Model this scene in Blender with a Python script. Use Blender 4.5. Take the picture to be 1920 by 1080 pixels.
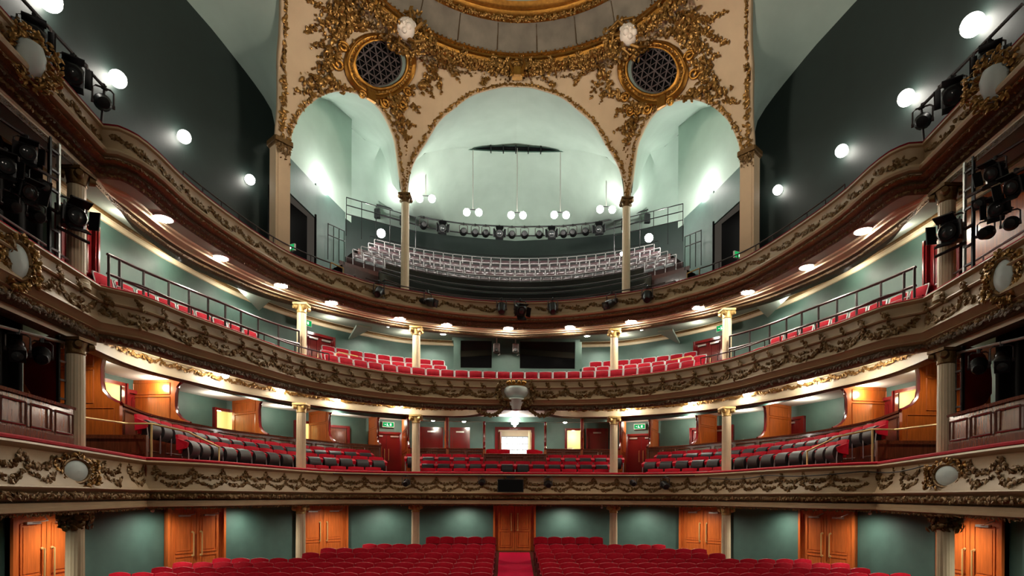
import bpy, math, random
import numpy as np
from mathutils import Vector, Matrix
from mathutils.geometry import delaunay_2d_cdt
# ---------------------------------------------------------------- scene, camera, world, exposure
S = bpy.context.scene
for o in list(bpy.data.objects): bpy.data.objects.remove(o, do_unlink=True)
COL = S.collection
S.view_settings.view_transform = 'Standard'
S.view_settings.look = 'None'
S.view_settings.gamma = 1.0
S.view_settings.use_curve_mapping = False
S.view_settings.exposure = 0.0
PSI, RHO = 0.02725, 0.0045          # yaw to the right, slight roll; the lens is shifted up as on a view camera
cam_d = bpy.data.cameras.new('camera'); cam = bpy.data.objects.new('camera', cam_d); COL.objects.link(cam)
cam_d.sensor_width = 36; cam_d.sensor_fit = 'HORIZONTAL'; cam_d.lens = 36*1067/1920
cam_d.shift_x = (960-985.5)/1920; cam_d.shift_y = (931-540)/1920
cam_d.clip_end = 200
_R0 = Vector((math.cos(PSI), -math.sin(PSI), 0)); _U0 = Vector((0, 0, 1)); _F = Vector((math.sin(PSI), math.cos(PSI), 0))
_R = _R0*math.cos(RHO)+_U0*math.sin(RHO); _U = -_R0*math.sin(RHO)+_U0*math.cos(RHO)
cam.matrix_world = Matrix(((_R.x, _U.x, -_F.x, -0.184), (_R.y, _U.y, -_F.y, 0), (_R.z, _U.z, -_F.z, 0), (0, 0, 0, 1)))
S.camera = cam
W = bpy.data.worlds.new('world'); S.world = W; W.use_nodes = True
W.node_tree.nodes['Background'].inputs[0].default_value = (1.0, 0.86, 0.70, 1)
W.node_tree.nodes['Background'].inputs[1].default_value = 0.05
S.cycles.use_denoising = True
S.cycles.sample_clamp_indirect = 4.0
S.cycles.max_bounces = 7
S.cycles.caustics_reflective = False; S.cycles.caustics_refractive = False
K_SPOT = 1.0                         # one factor on every lamp
def stage_fill(name, loc, target, power, size, col=(1, .88, .74)):
    d = bpy.data.lights.new(name, 'SPOT'); d.energy = 4*power*K_SPOT; d.spot_size = 2.4; d.spot_blend = .9; d.shadow_soft_size = size*.4; d.color = col
    o = bpy.data.objects.new(name, d); COL.objects.link(o); o.location = loc
    o.rotation_euler = (Vector(target)-Vector(loc)).to_track_quat('-Z', 'Y').to_euler(); return o
# unseen fill lamps added behind the camera to brighten the hall
stage_fill('stage_fill_light', (-3.5, -3.0, 7.0), (-2, 16, 5), 90, 2.0)
stage_fill('stage_fill_light', (3.5, -3.0, 7.0), (2, 16, 5), 90, 2.0)
d = bpy.data.lights.new('dome_fill_light', 'SPOT'); d.energy = 1500*K_SPOT; d.spot_size = 2.8; d.spot_blend = .9; d.shadow_soft_size = 1.0; d.color = (1, .86, .68)
o = bpy.data.objects.new('dome_fill_light', d); COL.objects.link(o); o.location = (0, 12.5, 17.2)      # unseen fill lamp added under the dome, above the frame
def flood(loc, target, power, ang):
    d = bpy.data.lights.new('vault_fill_light', 'SPOT'); d.energy = power*K_SPOT; d.spot_size = ang; d.spot_blend = .8; d.color = (1, .88, .72); d.shadow_soft_size = 1.1
    o = bpy.data.objects.new('vault_fill_light', d); COL.objects.link(o); o.location = loc; o.rotation_euler = (Vector(target)-Vector(loc)).to_track_quat('-Z', 'Y').to_euler()
for q in (-1, 1):                    # fill spots added at the top balcony ends to brighten pendentives, coves and dome rim
    flood((q*8.1, 9.9, 8.1), (-q*3.6, 19.6, 14.4), 1800, 1.1); flood((q*8.1, 9.4, 8.0), (-q*8.3, 15.2, 13.9), 4200, .9); flood((q*8.1, 8.0, 8.0), (0, 20.6, 15.6), 1500, .75)
d = bpy.data.lights.new('stalls_fill_spot', 'SPOT'); d.energy = 12000*K_SPOT; d.spot_size = .80; d.spot_blend = .7; d.color = (1, .9, .78); d.shadow_soft_size = .5
o = bpy.data.objects.new('stalls_fill_spot', d); COL.objects.link(o); o.location = (0, 12.0, 17.0); o.rotation_euler = (-.12, 0, 0)      # added fill spot, unseen in the dome, that brightens the stalls seats
# ---------------------------------------------------------------- materials
def sr(r, g, b):
    f = lambda c: (c/255/12.92 if c/255 <= .04045 else ((c/255+.055)/1.055)**2.4)
    return (f(r), f(g), f(b), 1)
def mat(name, col, rough=.6, metal=0., noise=.0, nscale=4., bump=0., bscale=30., spec=.5, sheen=0., wood=0., coat=0.):
    m = bpy.data.materials.new(name); m.use_nodes = True; nt = m.node_tree; b = nt.nodes['Principled BSDF']
    b.inputs['Base Color'].default_value = col; b.inputs['Roughness'].default_value = rough; b.inputs['Metallic'].default_value = metal
    b.inputs['Specular IOR Level'].default_value = spec
    if sheen: b.inputs['Sheen Weight'].default_value = sheen
    if coat: b.inputs['Coat Weight'].default_value = coat; b.inputs['Coat Roughness'].default_value = .12
    tc = nt.nodes.new('ShaderNodeTexCoord')
    if noise or wood:
        tx = nt.nodes.new('ShaderNodeTexNoise'); tx.inputs['Scale'].default_value = nscale; tx.inputs['Detail'].default_value = 6
        mp = nt.nodes.new('ShaderNodeMapping'); nt.links.new(tc.outputs['Object'], mp.inputs[0]); nt.links.new(mp.outputs[0], tx.inputs['Vector'])
        if wood: mp.inputs['Scale'].default_value = (9, 9, .7)
        rp = nt.nodes.new('ShaderNodeValToRGB'); a = noise or wood
        lo = tuple(c*(1-a) for c in col[:3])+(1,); hi = tuple(min(1, c*(1+a)) for c in col[:3])+(1,)
        rp.color_ramp.elements[0].color = lo; rp.color_ramp.elements[1].color = hi
        rp.color_ramp.elements[0].position = .3; rp.color_ramp.elements[1].position = .7
        nt.links.new(tx.outputs['Fac'], rp.inputs[0]); nt.links.new(rp.outputs[0], b.inputs['Base Color'])
    if bump:
        t2 = nt.nodes.new('ShaderNodeTexNoise'); t2.inputs['Scale'].default_value = bscale; t2.inputs['Detail'].default_value = 4
        nt.links.new(tc.outputs['Object'], t2.inputs['Vector'])
        bp = nt.nodes.new('ShaderNodeBump'); bp.inputs['Strength'].default_value = bump; bp.inputs['Distance'].default_value = .03
        nt.links.new(t2.outputs['Fac'], bp.inputs['Height']); nt.links.new(bp.outputs[0], b.inputs['Normal'])
    return m
def emit(name, col, s):
    m = bpy.data.materials.new(name); m.use_nodes = True; nt = m.node_tree; nt.nodes.clear()
    e = nt.nodes.new('ShaderNodeEmission'); e.inputs[0].default_value = col; e.inputs[1].default_value = s*K_SPOT
    o = nt.nodes.new('ShaderNodeOutputMaterial'); nt.links.new(e.outputs[0], o.inputs[0]); return m
M = {}
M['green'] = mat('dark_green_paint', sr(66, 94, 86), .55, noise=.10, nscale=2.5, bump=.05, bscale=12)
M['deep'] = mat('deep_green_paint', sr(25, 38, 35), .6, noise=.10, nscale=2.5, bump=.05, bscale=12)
M['pale'] = mat('pale_green_plaster', sr(173, 192, 181), .7, noise=.05, nscale=1.5, bump=.05, bscale=6)
M['soffit'] = mat('grey_green_soffit', sr(160, 168, 156), .6, noise=.05, nscale=2)
M['white'] = mat('white_ceiling_paint', sr(222, 220, 212), .6, noise=.03, nscale=2)
M['cream'] = mat('cream_plaster', sr(182, 156, 120), .5, noise=.06, nscale=3, bump=.04, bscale=20)
M['beige'] = mat('beige_pendentive_plaster', sr(206, 178, 143), .6, noise=.05, nscale=2, bump=.04, bscale=10)
M['lcream'] = mat('light_cream_paint', sr(232, 214, 180), .45, noise=.04, nscale=4)
M['column'] = mat('cream_column_paint', sr(224, 206, 170), .4, noise=.05, nscale=5)
M['gold'] = mat('gilding', sr(160, 112, 46), .32, metal=.85, noise=.25, nscale=9, bump=.25, bscale=60)
M['bgold'] = mat('antique_gilding', sr(112, 84, 46), .42, metal=.55, noise=.3, nscale=14, bump=.25, bscale=60)
M['brown'] = mat('brown_gilt_moulding', sr(90, 70, 46), .45, metal=.25, noise=.35, nscale=18, bump=.4, bscale=50)
M['leafgold'] = mat('gilt_leaf', sr(142, 104, 50), .36, metal=.65, noise=.2, nscale=20)
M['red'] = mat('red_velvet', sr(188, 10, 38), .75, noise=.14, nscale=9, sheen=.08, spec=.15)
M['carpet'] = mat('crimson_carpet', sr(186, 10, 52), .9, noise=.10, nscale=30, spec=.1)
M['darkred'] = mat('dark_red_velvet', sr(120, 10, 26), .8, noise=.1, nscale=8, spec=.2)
M['door'] = mat('polished_orange_wood', sr(190, 96, 40), .33, wood=.22, nscale=3, coat=.3)
M['wood'] = mat('golden_wood_panelling', sr(168, 84, 28), .3, wood=.25, nscale=3, coat=.35)
M['mahog'] = mat('mahogany_panelling', sr(104, 52, 30), .26, wood=.3, nscale=3, coat=.5)
M['dmahog'] = mat('dark_mahogany', sr(58, 22, 15), .35, wood=.3, nscale=3, coat=.3)
M['reddoor'] = mat('oxblood_gloss_paint', sr(108, 20, 22), .18, noise=.06, nscale=4, coat=.4)
M['black'] = mat('black_metal', sr(22, 22, 24), .4, metal=.3)
M['bfab'] = mat('black_drape', sr(12, 12, 13), .9, spec=.1)
M['dgrey'] = mat('dark_grey_seat_shell', sr(36, 35, 37), .5)
M['iron'] = mat('painted_iron_rail', sr(70, 62, 62), .35, metal=.4)
M['steel'] = mat('bright_steel', sr(200, 196, 190), .3, metal=.8)
M['brass'] = mat('polished_brass', sr(226, 196, 130), .3, metal=.5)
M['frame'] = mat('light_grey_seat_frame', sr(160, 154, 154), .4, metal=.2)
M['red2'] = mat('worn_red_velvet', sr(138, 8, 28), .8, noise=.14, nscale=9, spec=.15)
M['plaster'] = mat('white_plaster', sr(236, 222, 208), .6, bump=.1, bscale=20)
M['frieze'] = mat('painted_grey_frieze', sr(122, 112, 98), .7, noise=.28, nscale=1.6)
M['cart'] = mat('pale_blue_cartouche', sr(205, 218, 214), .5, noise=.06, nscale=5)
M['glass'] = mat('dark_booth_glass', sr(8, 8, 9), .06, spec=.6)
M['lens'] = mat('lamp_lens', sr(52, 58, 60), .12, spec=.8)
M['greensign'] = emit('exit_sign_green', sr(28, 170, 90), 1.0)
M['whitesign'] = emit('exit_sign_white', (.9, 1, .95, 1), 1.5)
M['lamp'] = emit('downlight_glow', (1, .90, .74, 1), 230)
M['lampc'] = emit('gallery_lamp_glow', (1, .97, .88, 1), 75)
M['lampb'] = emit('bulb_glow', (1, .90, .74, 1), 150)
M['gseat'] = mat('worn_dark_seat_back', sr(66, 40, 46), .3, noise=.2, nscale=6, spec=.8)
M['bench'] = mat('black_green_bench_gloss', sr(14, 18, 17), .2, coat=.3)
M['piping'] = mat('worn_seat_piping', sr(176, 70, 80), .6)
M['lampw'] = emit('wall_globe_glow', (1, .95, .85, 1), 26)
M['day'] = emit('daylight_window', (.95, .98, 1, 1), 1.7)
M['lobby'] = mat('lobby_cream_wall', sr(244, 232, 190), .6)
# ---------------------------------------------------------------- helpers
rng = np.random.default_rng(7)
class MB:
    def __init__(s): s.V = []; s.F = []; s.I = []; s.n = 0
    def add(s, v, f, mi=0):
        v = np.asarray(v, float).reshape(-1, 3); o = s.n
        s.V.append(v); s.F.extend([[i+o for i in q] for q in f]); s.I.extend([mi]*len(f)); s.n += len(v); return s
    def box(s, c, d, mi=0, rz=0., rx=0., ry=0.):
        h = np.array(d)/2; v = np.array([[x, y, z] for z in (-1, 1) for y in (-1, 1) for x in (-1, 1)])*h
        if rx: v = v@rotx(rx).T
        if ry: v = v@roty(ry).T
        if rz: v = v@rotz(rz).T
        return s.add(v+np.array(c), [(0, 2, 3, 1), (4, 5, 7, 6), (0, 1, 5, 4), (2, 6, 7, 3), (0, 4, 6, 2), (1, 3, 7, 5)], mi)
    def bbox(s, c, d, mi=0, b=.02, rz=0., rx=0.):
        # a box with chamfered vertical and top edges
        x, y, z = np.array(d)/2; k = []
        for zz, q in ((-z, 0), (z-b, 0), (z, b)):
            k += [(-x+b+q, -y+q, zz), (x-b-q, -y+q, zz), (x-q, -y+b+q, zz), (x-q, y-b-q, zz), (x-b-q, y-q, zz), (-x+b+q, y-q, zz), (-x+q, y-b-q, zz), (-x+q, -y+b+q, zz)]
        v = np.array(k, float)
        if rx: v = v@rotx(rx).T
        if rz: v = v@rotz(rz).T
        f = [tuple(range(7, -1, -1)), tuple(range(16, 24))]
        for r in (0, 8):
            for i in range(8): f.append((r+i, r+(i+1) % 8, r+8+(i+1) % 8, r+8+i))
        return s.add(v+np.array(c), f, mi)
    def tube(s, pts, r, n=6, mi=0, closed=False, caps=True):
        P = np.asarray(pts, float); m = len(P); R = np.full(m, r) if np.isscalar(r) else np.asarray(r, float); V = []
        prev = None
        for i in range(m):
            a = P[(i-1) % m] if (closed or i > 0) else P[i]; b = P[(i+1) % m] if (closed or i < m-1) else P[i]
            t = b-a; t = t/(np.linalg.norm(t)+1e-9)
            ref = np.array([0, 0, 1.]) if abs(t[2]) < .9 else np.array([1., 0, 0])
            u = np.cross(ref, t); u /= np.linalg.norm(u); w = np.cross(t, u)
            if prev is not None and np.dot(u, prev) < 0 and abs(t[2]) >= .9: u = -u; w = -w
            prev = u; an = np.arange(n)*2*math.pi/n
            V.append(P[i]+R[i]*(np.cos(an)[:, None]*u+np.sin(an)[:, None]*w))
        F = []
        for i in range(m if closed else m-1):
            j = (i+1) % m
            for k in range(n): F.append((i*n+k, i*n+(k+1) % n, j*n+(k+1) % n, j*n+k))
        if caps and not closed: F += [tuple(range(n-1, -1, -1)), tuple(range((m-1)*n, m*n))]
        return s.add(np.concatenate(V), F, mi)
    def lathe(s, prof, c=(0, 0, 0), n=16, mi=0, rot=None, flute=0.):
        V = []; an = np.arange(n)*2*math.pi/n
        for r, z in prof:
            q = r*(1-flute*(np.arange(n) % 2)); V.append(np.c_[q*np.cos(an), q*np.sin(an), np.full(n, z)])
        V = np.concatenate(V); F = []
        for i in range(len(prof)-1):
            for k in range(n): F.append((i*n+k, i*n+(k+1) % n, (i+1)*n+(k+1) % n, (i+1)*n+k))
        F += [tuple(range(n-1, -1, -1)), tuple(range((len(prof)-1)*n, len(prof)*n))]
        if rot is not None: V = V@np.asarray(rot).T
        return s.add(V+np.array(c), F, mi)
    def ball(s, c, r, mi=0, n=10, m=6, sc=(1, 1, 1)):
        pr = [(math.sin(math.pi*(i+.02)/(m+.04)), -math.cos(math.pi*(i+.02)/(m+.04))) for i in range(m+1)]
        V = []; an = np.arange(n)*2*math.pi/n
        for q, z in pr: V.append(np.c_[q*np.cos(an)*r*sc[0], q*np.sin(an)*r*sc[1], np.full(n, z*r*sc[2])])
        F = []
        for i in range(m):
            for k in range(n): F.append((i*n+k, i*n+(k+1) % n, (i+1)*n+(k+1) % n, (i+1)*n+k))
        return s.add(np.concatenate(V)+np.array(c), F, mi)
    def prism(s, poly, z0, z1, mi=0):
        n = len(poly); v = [(x, y, z0) for x, y in poly]+[(x, y, z1) for x, y in poly]
        return s.add(v, [tuple(range(n-1, -1, -1)), tuple(range(n, 2*n))]+[(i, (i+1) % n, n+(i+1) % n, n+i) for i in range(n)], mi)
    def grid(s, G, mi=0, flip=False):
        G = np.asarray(G, float); a, b = G.shape[:2]
        F = [((i*b+j), (i*b+j+1), ((i+1)*b+j+1), ((i+1)*b+j)) for i in range(a-1) for j in range(b-1)]
        if flip: F = [q[::-1] for q in F]
        return s.add(G.reshape(-1, 3), F, mi)
    def sweep(s, pts, nrm, prof, mis=0, caps=True):
        m = len(pts); k = len(prof)
        G = np.zeros((m, k, 3))
        for j, (d, z) in enumerate(prof): G[:, j, :2] = pts+nrm*d; G[:, j, 2] = z
        base = s.n; s.add(G.reshape(-1, 3), [])
        mis = [mis]*(k-1) if isinstance(mis, int) else mis
        for i in range(m-1):
            for j in range(k-1):
                s.F.append([base+i*k+j, base+i*k+j+1, base+(i+1)*k+j+1, base+(i+1)*k+j]); s.I.append(mis[j])
        if caps:
            s.F.append([base+j for j in range(k)]); s.I.append(mis[0]); s.F.append([base+(m-1)*k+j for j in range(k-1, -1, -1)]); s.I.append(mis[0])
        return s
    def leaves(s, P, N, size, mi=0, tilt=.5, kind=0, T=None):
        # clouds of small raised leaves / rosettes
        P = np.asarray(P, float); N = np.asarray(N, float); k = len(P)
        if not k: return s
        N = N/np.linalg.norm(N, axis=1)[:, None]
        N = N+rng.normal(0, tilt*.5, (k, 3)); N /= np.linalg.norm(N, axis=1)[:, None]
        ref = np.where(np.abs(N[:, 2:3]) < .8, np.array([[0, 0, 1.]]), np.array([[1., 0, 0]]))
        U = np.cross(ref, N); U /= np.linalg.norm(U, axis=1)[:, None]; Wv = np.cross(N, U)
        if T is not None: a = np.asarray(T)+rng.normal(0, .5, k)
        else: a = rng.uniform(0, 2*math.pi, k)
        A = np.cos(a)[:, None]*U+np.sin(a)[:, None]*Wv; B = np.cross(N, A)
        sz = size*rng.uniform(.65, 1.35, k) if np.isscalar(size) else np.asarray(size)
        if kind == 0:   # pointed leaf
            t = np.array([[-1, 0, 0], [-.25, .55, .12], [.45, .42, .10], [1, 0, .02], [.45, -.42, .10], [-.25, -.55, .12], [0, 0, .42]])
        else:           # round bud
            t = np.array([[.6, 0, 0], [.3, .52, 0], [-.3, .52, 0], [-.6, 0, 0], [-.3, -.52, 0], [.3, -.52, 0], [0, 0, .6]])
        V = P[:, None, :]+sz[:, None, None]*(t[None, :, 0:1]*A[:, None, :]+t[None, :, 1:2]*B[:, None, :]+t[None, :, 2:3]*N[:, None, :])
        F = [(i*7+q, i*7+(q+1) % 6, i*7+6) for i in range(k) for q in range(6)]
        return s.add(V.reshape(-1, 3), F, mi)
    def mesh(s, name, mats, smooth=True, ang=.7):
        me = bpy.data.meshes.new(name)
        V = np.concatenate(s.V) if s.V else np.zeros((0, 3))
        me.from_pydata(V.tolist(), [], s.F)
        for m in (mats if isinstance(mats, (list, tuple)) else [mats]): me.materials.append(M[m] if isinstance(m, str) else m)
        me.polygons.foreach_set('material_index', np.array(s.I, dtype=np.int32))
        if smooth:
            me.polygons.foreach_set('use_smooth', np.ones(len(s.F), dtype=bool))
            try: me.set_sharp_from_angle(angle=ang)
            except Exception: pass
        me.update(); return me
def rotz(a): c, s_ = math.cos(a), math.sin(a); return np.array([[c, -s_, 0], [s_, c, 0], [0, 0, 1]])
def rotx(a): c, s_ = math.cos(a), math.sin(a); return np.array([[1, 0, 0], [0, c, -s_], [0, s_, c]])
def roty(a): c, s_ = math.cos(a), math.sin(a); return np.array([[c, 0, s_], [0, 1, 0], [-s_, 0, c]])
def tag(o, label=None, cat=None, group=None, kind=None):
    if label: o['label'] = label
    if cat: o['category'] = cat
    if group: o['group'] = group
    if kind: o['kind'] = kind
    return o
def obj(name, mb, mats, parent=None, smooth=True, ang=.7):
    me = mb.mesh(name, mats, smooth, ang) if isinstance(mb, MB) else mb
    o = bpy.data.objects.new(name, me); COL.objects.link(o)
    if parent is not None: o.parent = parent; o.matrix_parent_inverse = Matrix.Translation(-parent.location) if False else Matrix.Identity(4)
    return o
def thing(name, label, cat, loc=(0, 0, 0), rz=0., group=None, kind=None):
    o = bpy.data.objects.new(name, None); COL.objects.link(o); o.empty_display_size = .2
    o.location = loc; o.rotation_euler = (0, 0, rz); return tag(o, label, cat, group, kind)
def dup(root, loc, rz, label=None, group=None, rx=None):
    r = root.copy(); COL.objects.link(r); r.location = loc; r.rotation_euler = (0, 0, rz)
    if label: r['label'] = label
    if group: r['group'] = group
    for ch in list(root.children):
        c = ch.copy(); COL.objects.link(c); c.parent = r
        for g in ch.children:
            d = g.copy(); COL.objects.link(d); d.parent = c
    return r
def struct(name, mb, mats, smooth=True):
    return tag(obj(name, mb, mats, None, smooth), kind='structure')
ORD = ['first', 'second', 'third', 'fourth', 'fifth', 'sixth', 'seventh', 'eighth', 'ninth', 'tenth', 'eleventh', 'twelfth', 'thirteenth', 'fourteenth', 'fifteenth', 'sixteenth', 'seventeenth', 'eighteenth', 'nineteenth', 'twentieth', 'twenty-first', 'twenty-second', 'twenty-third', 'twenty-fourth', 'twenty-fifth', 'twenty-sixth', 'twenty-seventh', 'twenty-eighth', 'twenty-ninth', 'thirtieth']
ORD += ['thirty-'+ORD[i] for i in range(9)]+['fortieth']+['forty-'+ORD[i] for i in range(9)]
SIDE = {-1: 'left', 1: 'right'}
# ---------------------------------------------------------------- plan curves (metres; the eye of the camera is z = 0)
def catmull(P, step=.25):
    P = np.asarray(P, float); Q = np.vstack([2*P[0]-P[1], P, 2*P[-1]-P[-2]]); out = []
    for i in range(1, len(Q)-2):
        a, b, c, d = Q[i-1], Q[i], Q[i+1], Q[i+2]; n = max(2, int(np.linalg.norm(c-b)/step))
        for t in np.arange(n)/n:
            out.append(.5*((2*b)+(c-a)*t+(2*a-5*b+4*c-d)*t*t+(3*b-a-3*c+d)*t**3))
    out.append(P[-1]); return np.array(out)
class Curve:
    """A plan curve from the stage end on the left round the back to the stage end on the right."""
    def __init__(s, side, left, step=.25, full=True):
        L = catmull(left, step)
        if side is not None: L = np.vstack([np.array(side), L[0:]]) if np.linalg.norm(np.array(side[-1])-L[0]) > .02 else np.vstack([np.array(side), L[1:]])
        s.kink = len(side)-1 if side is not None else 0
        if full: R = L[::-1][1:]*[-1, 1]; L = np.vstack([L, R])
        s.p = L; d = np.diff(L, axis=0); l = np.linalg.norm(d, axis=1); s.s = np.r_[0, np.cumsum(l)]; s.len = s.s[-1]
        t = d/l[:, None]; n = np.c_[t[:, 1], -t[:, 0]]
        N = np.zeros_like(L); N[0] = n[0]; N[-1] = n[-1]
        for i in range(1, len(L)-1):
            a = n[i-1]+n[i]; a /= np.linalg.norm(a); N[i] = a/max(.5, float(a@n[i]))
        s.n = N
    def at(s, d):
        i = int(np.clip(np.searchsorted(s.s, d)-1, 0, len(s.p)-2)); f = (d-s.s[i])/(s.s[i+1]-s.s[i])
        n = s.n[i]*(1-f)+s.n[i+1]*f; n = n/np.linalg.norm(n)
        return s.p[i]*(1-f)+s.p[i+1]*f, n
    def near(s, x, y):
        q = np.linspace(0, s.len/2, 1500); P = np.array([s.at(t)[0] for t in q]); return float(q[int(np.argmin(((P-[x, y])**2).sum(1)))])
    def cut(s, a, b):
        k = (s.s > a) & (s.s < b); pa, na = s.at(a); pb, nb = s.at(b)
        return np.vstack([pa, s.p[k], pb]), np.vstack([na, s.n[k], nb])
C3 = Curve([(-7.35, 5.0), (-8.27, 11.45)], [(-7.98, 11.5), (-7.80, 11.75), (-7.73, 12.3), (-7.74, 13.2), (-7.62, 14.3), (-7.30, 15.9), (-6.88, 17.25), (-6.17, 18.4), (-5.6, 18.98), (-4.85, 19.72), (-3.0, 20.7), (-1.5, 21.2), (0, 21.36)])
C2 = Curve([(-7.62, 6.0), (-8.43, 11.59)], [(-7.96, 12.11), (-7.82, 12.6), (-7.70, 13.25), (-7.42, 14.1), (-6.98, 15.4), (-6.42, 17.0), (-5.55, 18.2), (-4.43, 19.2), (-3.1, 19.9), (-1.6, 20.2), (0, 20.3)])
C1 = Curve([(-7.0, 6.0), (-7.45, 8.6), (-8.62, 13.29)], [(-8.4, 13.5), (-7.95, 14.1), (-7.62, 14.8), (-7.28, 16.1), (-6.45, 18.9), (-5.0, 20.05), (-3.17, 20.4), (0, 20.45)])
B3 = Curve([(-7.9, 6.0), (-8.42, 11.2)], [(-8.62, 12.2), (-8.74, 13.5), (-8.66, 15.2), (-7.95, 17.3), (-7.2, 18.4), (-6.08, 19.6), (-3.7, 21.2), (0, 22.2)])
# ---------------------------------------------------------------- the setting: stalls level
def strip(mb, A, B, za, zb, n=90, mi=0, flip=False):
    """A ruled surface between two plan curves."""
    ta = np.linspace(0, 1, n)
    pa = np.array([A.at(t*A.len)[0] for t in ta]); pb = np.array([B.at(t*B.len)[0] for t in ta])
    G = np.zeros((n, 2, 3)); G[:, 0, :2] = pa; G[:, 0, 2] = za; G[:, 1, :2] = pb; G[:, 1, 2] = zb
    mb.grid(G, mi, flip)
class Off:
    def __init__(s, C, d): s.C = C; s.d = d; s.len = C.len
    def at(s, q): p, n = s.C.at(q); return p+n*s.d, n
WS = Curve(None, [(-10.0, 4.0), (-10.0, 9.0), (-10.0, 11.4), (-10.0, 13.1), (-9.62, 15.8), (-8.9, 17.4), (-7.6, 20.15), (-6.3, 21.4), (-3.5, 22.75), (0, 23.25)])
WT1 = Curve(None, [(-11.6, 4.0), (-11.7, 9.0), (-11.8, 13.0), (-11.5, 17.0), (-10.5, 20.8), (-8.4, 23.9), (-5.0, 26.0), (0, 26.3)])
WT2 = Curve(None, [(-9.6, 4.0), (-9.65, 9.0), (-9.75, 13.0), (-9.55, 16.0), (-8.9, 18.9), (-7.5, 21.5), (-5.0, 23.75), (-2.8, 24.3), (0, 24.5)])
def wall_open(name, C, z0, z1, m, holes):
    """A wall along a plan curve with openings (centre distance, width, bottom, top)."""
    mb = MB(); cuts = sorted(holes); a = 0.
    def seg(a, b, za, zb):
        P, N = C.cut(a, b); mb.grid([[(p[0], p[1], za), (p[0], p[1], zb)] for p in P])
    for s_, w, b0, b1 in cuts:
        seg(a, s_-w/2, z0, z1); seg(s_-w/2, s_+w/2, z0, b0); seg(s_-w/2, s_+w/2, b1, z1); a = s_+w/2
    seg(a, C.len, z0, z1); return struct(name, mb, m)
def wall_band(name, C, z0, z1, m, base=None):
    mb = MB(); prof = [(0, z1), (0, z0)] if base is None else [(0, z1), (0, z0+base), (.02, z0+base), (.02, z0)]
    mb.sweep(C.p, C.n, prof, 0, caps=False); return struct(name, mb, m)
wall_band('wall_stalls', WS, -3.2, -.0, 'green')
HW = lambda x, y, r=False: (WT1.len-WT1.near(-abs(x), y)) if r else WT1.near(x, y)
wall_open('wall_dress_circle', WT1, .3, 3.6, 'green', [(HW(-10.4, 20.9), 1.0, 1.0, 3.0), (HW(-8.5, 23.75), 1.0, 1.0, 2.98), (HW(-11.65, 16.35), 1.0, 1.0, 3.2), (HW(11.65, 16.35, True), 1.0, 1.0, 3.2), (HW(2.8, 26.2, True), .70, 1.05, 3.05), (WT1.len/2, 1.4, 1.0, 3.05)])
wall_band('wall_upper_circle', WT2, 3.2, 6.9, 'green')
# raked stalls floor (a shallow slope up to the back) and its red aisle carpet
def fz(y): return -2.66+(y-13.5)*.04 if y < 21 else -2.36+(y-21)*.07
mb = MB(); ys = np.linspace(4, 24, 41)
mb.grid([[(x, y, fz(y)) for x in (-10.5, 10.5)] for y in ys]); struct('floor', mb, 'dmahog')
mb = MB(); G = []
for y in np.linspace(8, 22.7, 30):
    w = .60 if y > 21 else .60-(21-y)*.012
    G.append([(-w, y, fz(y)+.012), (w, y, fz(y)+.012)])
mb.grid(G); c = obj('aisle_carpet', mb, 'carpet'); tag(c, 'crimson carpet running down the central aisle between the stalls seats', 'carpet')
# ---------------------------------------------------------------- balcony fronts
def garland_on(mb, C, s0, s1, pts, wid, dens, size, dsurf, tilt=.7, kind=0, mi=0):
    """Leaves along a polyline given as (fraction along s0..s1, z); dsurf(z) is the stand-off of the front's surface."""
    P = []; N = []
    L = np.array([[s0+(s1-s0)*f, z] for f, z in pts]); seg = np.linalg.norm(np.diff(L, axis=0), axis=1); cum = np.r_[0, np.cumsum(seg)]
    k = max(3, int(cum[-1]*dens)); w = np.asarray(wid, float) if not np.isscalar(wid) else np.full(len(L), wid)
    for t in rng.uniform(0, cum[-1], k):
        i = min(int(np.searchsorted(cum, t, side='right')-1), len(L)-2); f = (t-cum[i])/max(seg[i], 1e-6)
        q = L[i]*(1-f)+L[i+1]*f; ww = w[i]*(1-f)+w[i+1]*f
        a = q+rng.normal(0, .45, 2)*ww; r2 = min(1., float(np.sum(((a-q)/max(ww, 1e-3))**2)))
        p, n = C.at(np.clip(a[0], .01, C.len-.01)); d = dsurf(a[1])+ww*.55*math.sqrt(1-r2*.9)*rng.uniform(.5, 1)
        P.append([p[0]+n[0]*d, p[1]+n[1]*d, a[1]]); N.append([n[0], n[1], -.1+rng.normal(0, .25)])
    mb.leaves(P, N, size, mi, tilt, kind)
def surf_of(prof):
    zs = np.array([q[1] for q in prof]); ds = np.array([q[0] for q in prof]); o = np.argsort(zs); zs, ds = zs[o], ds[o]
    return lambda z: float(np.interp(z, zs, ds))
def leaf_band(C, z, d, size, step, jz, name, parent, m, kind=0, s0=.2, s1=None):
    mb = MB(); s1 = s1 or C.len-.2; ss = np.arange(s0, s1, step); P = []; N = []
    for q in ss:
        for _ in range(2):
            p, n = C.at(q+rng.uniform(-.5, .5)*step); dz = rng.uniform(-jz, jz)
            P.append([p[0]+n[0]*d, p[1]+n[1]*d, z+dz]); N.append([n[0], n[1], dz*3])
    mb.leaves(P, N, size, 0, .6, kind); return obj(name, mb, m, parent)
LEFTOF = {-1: 'on the left side', 1: 'on the right side'}
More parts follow.
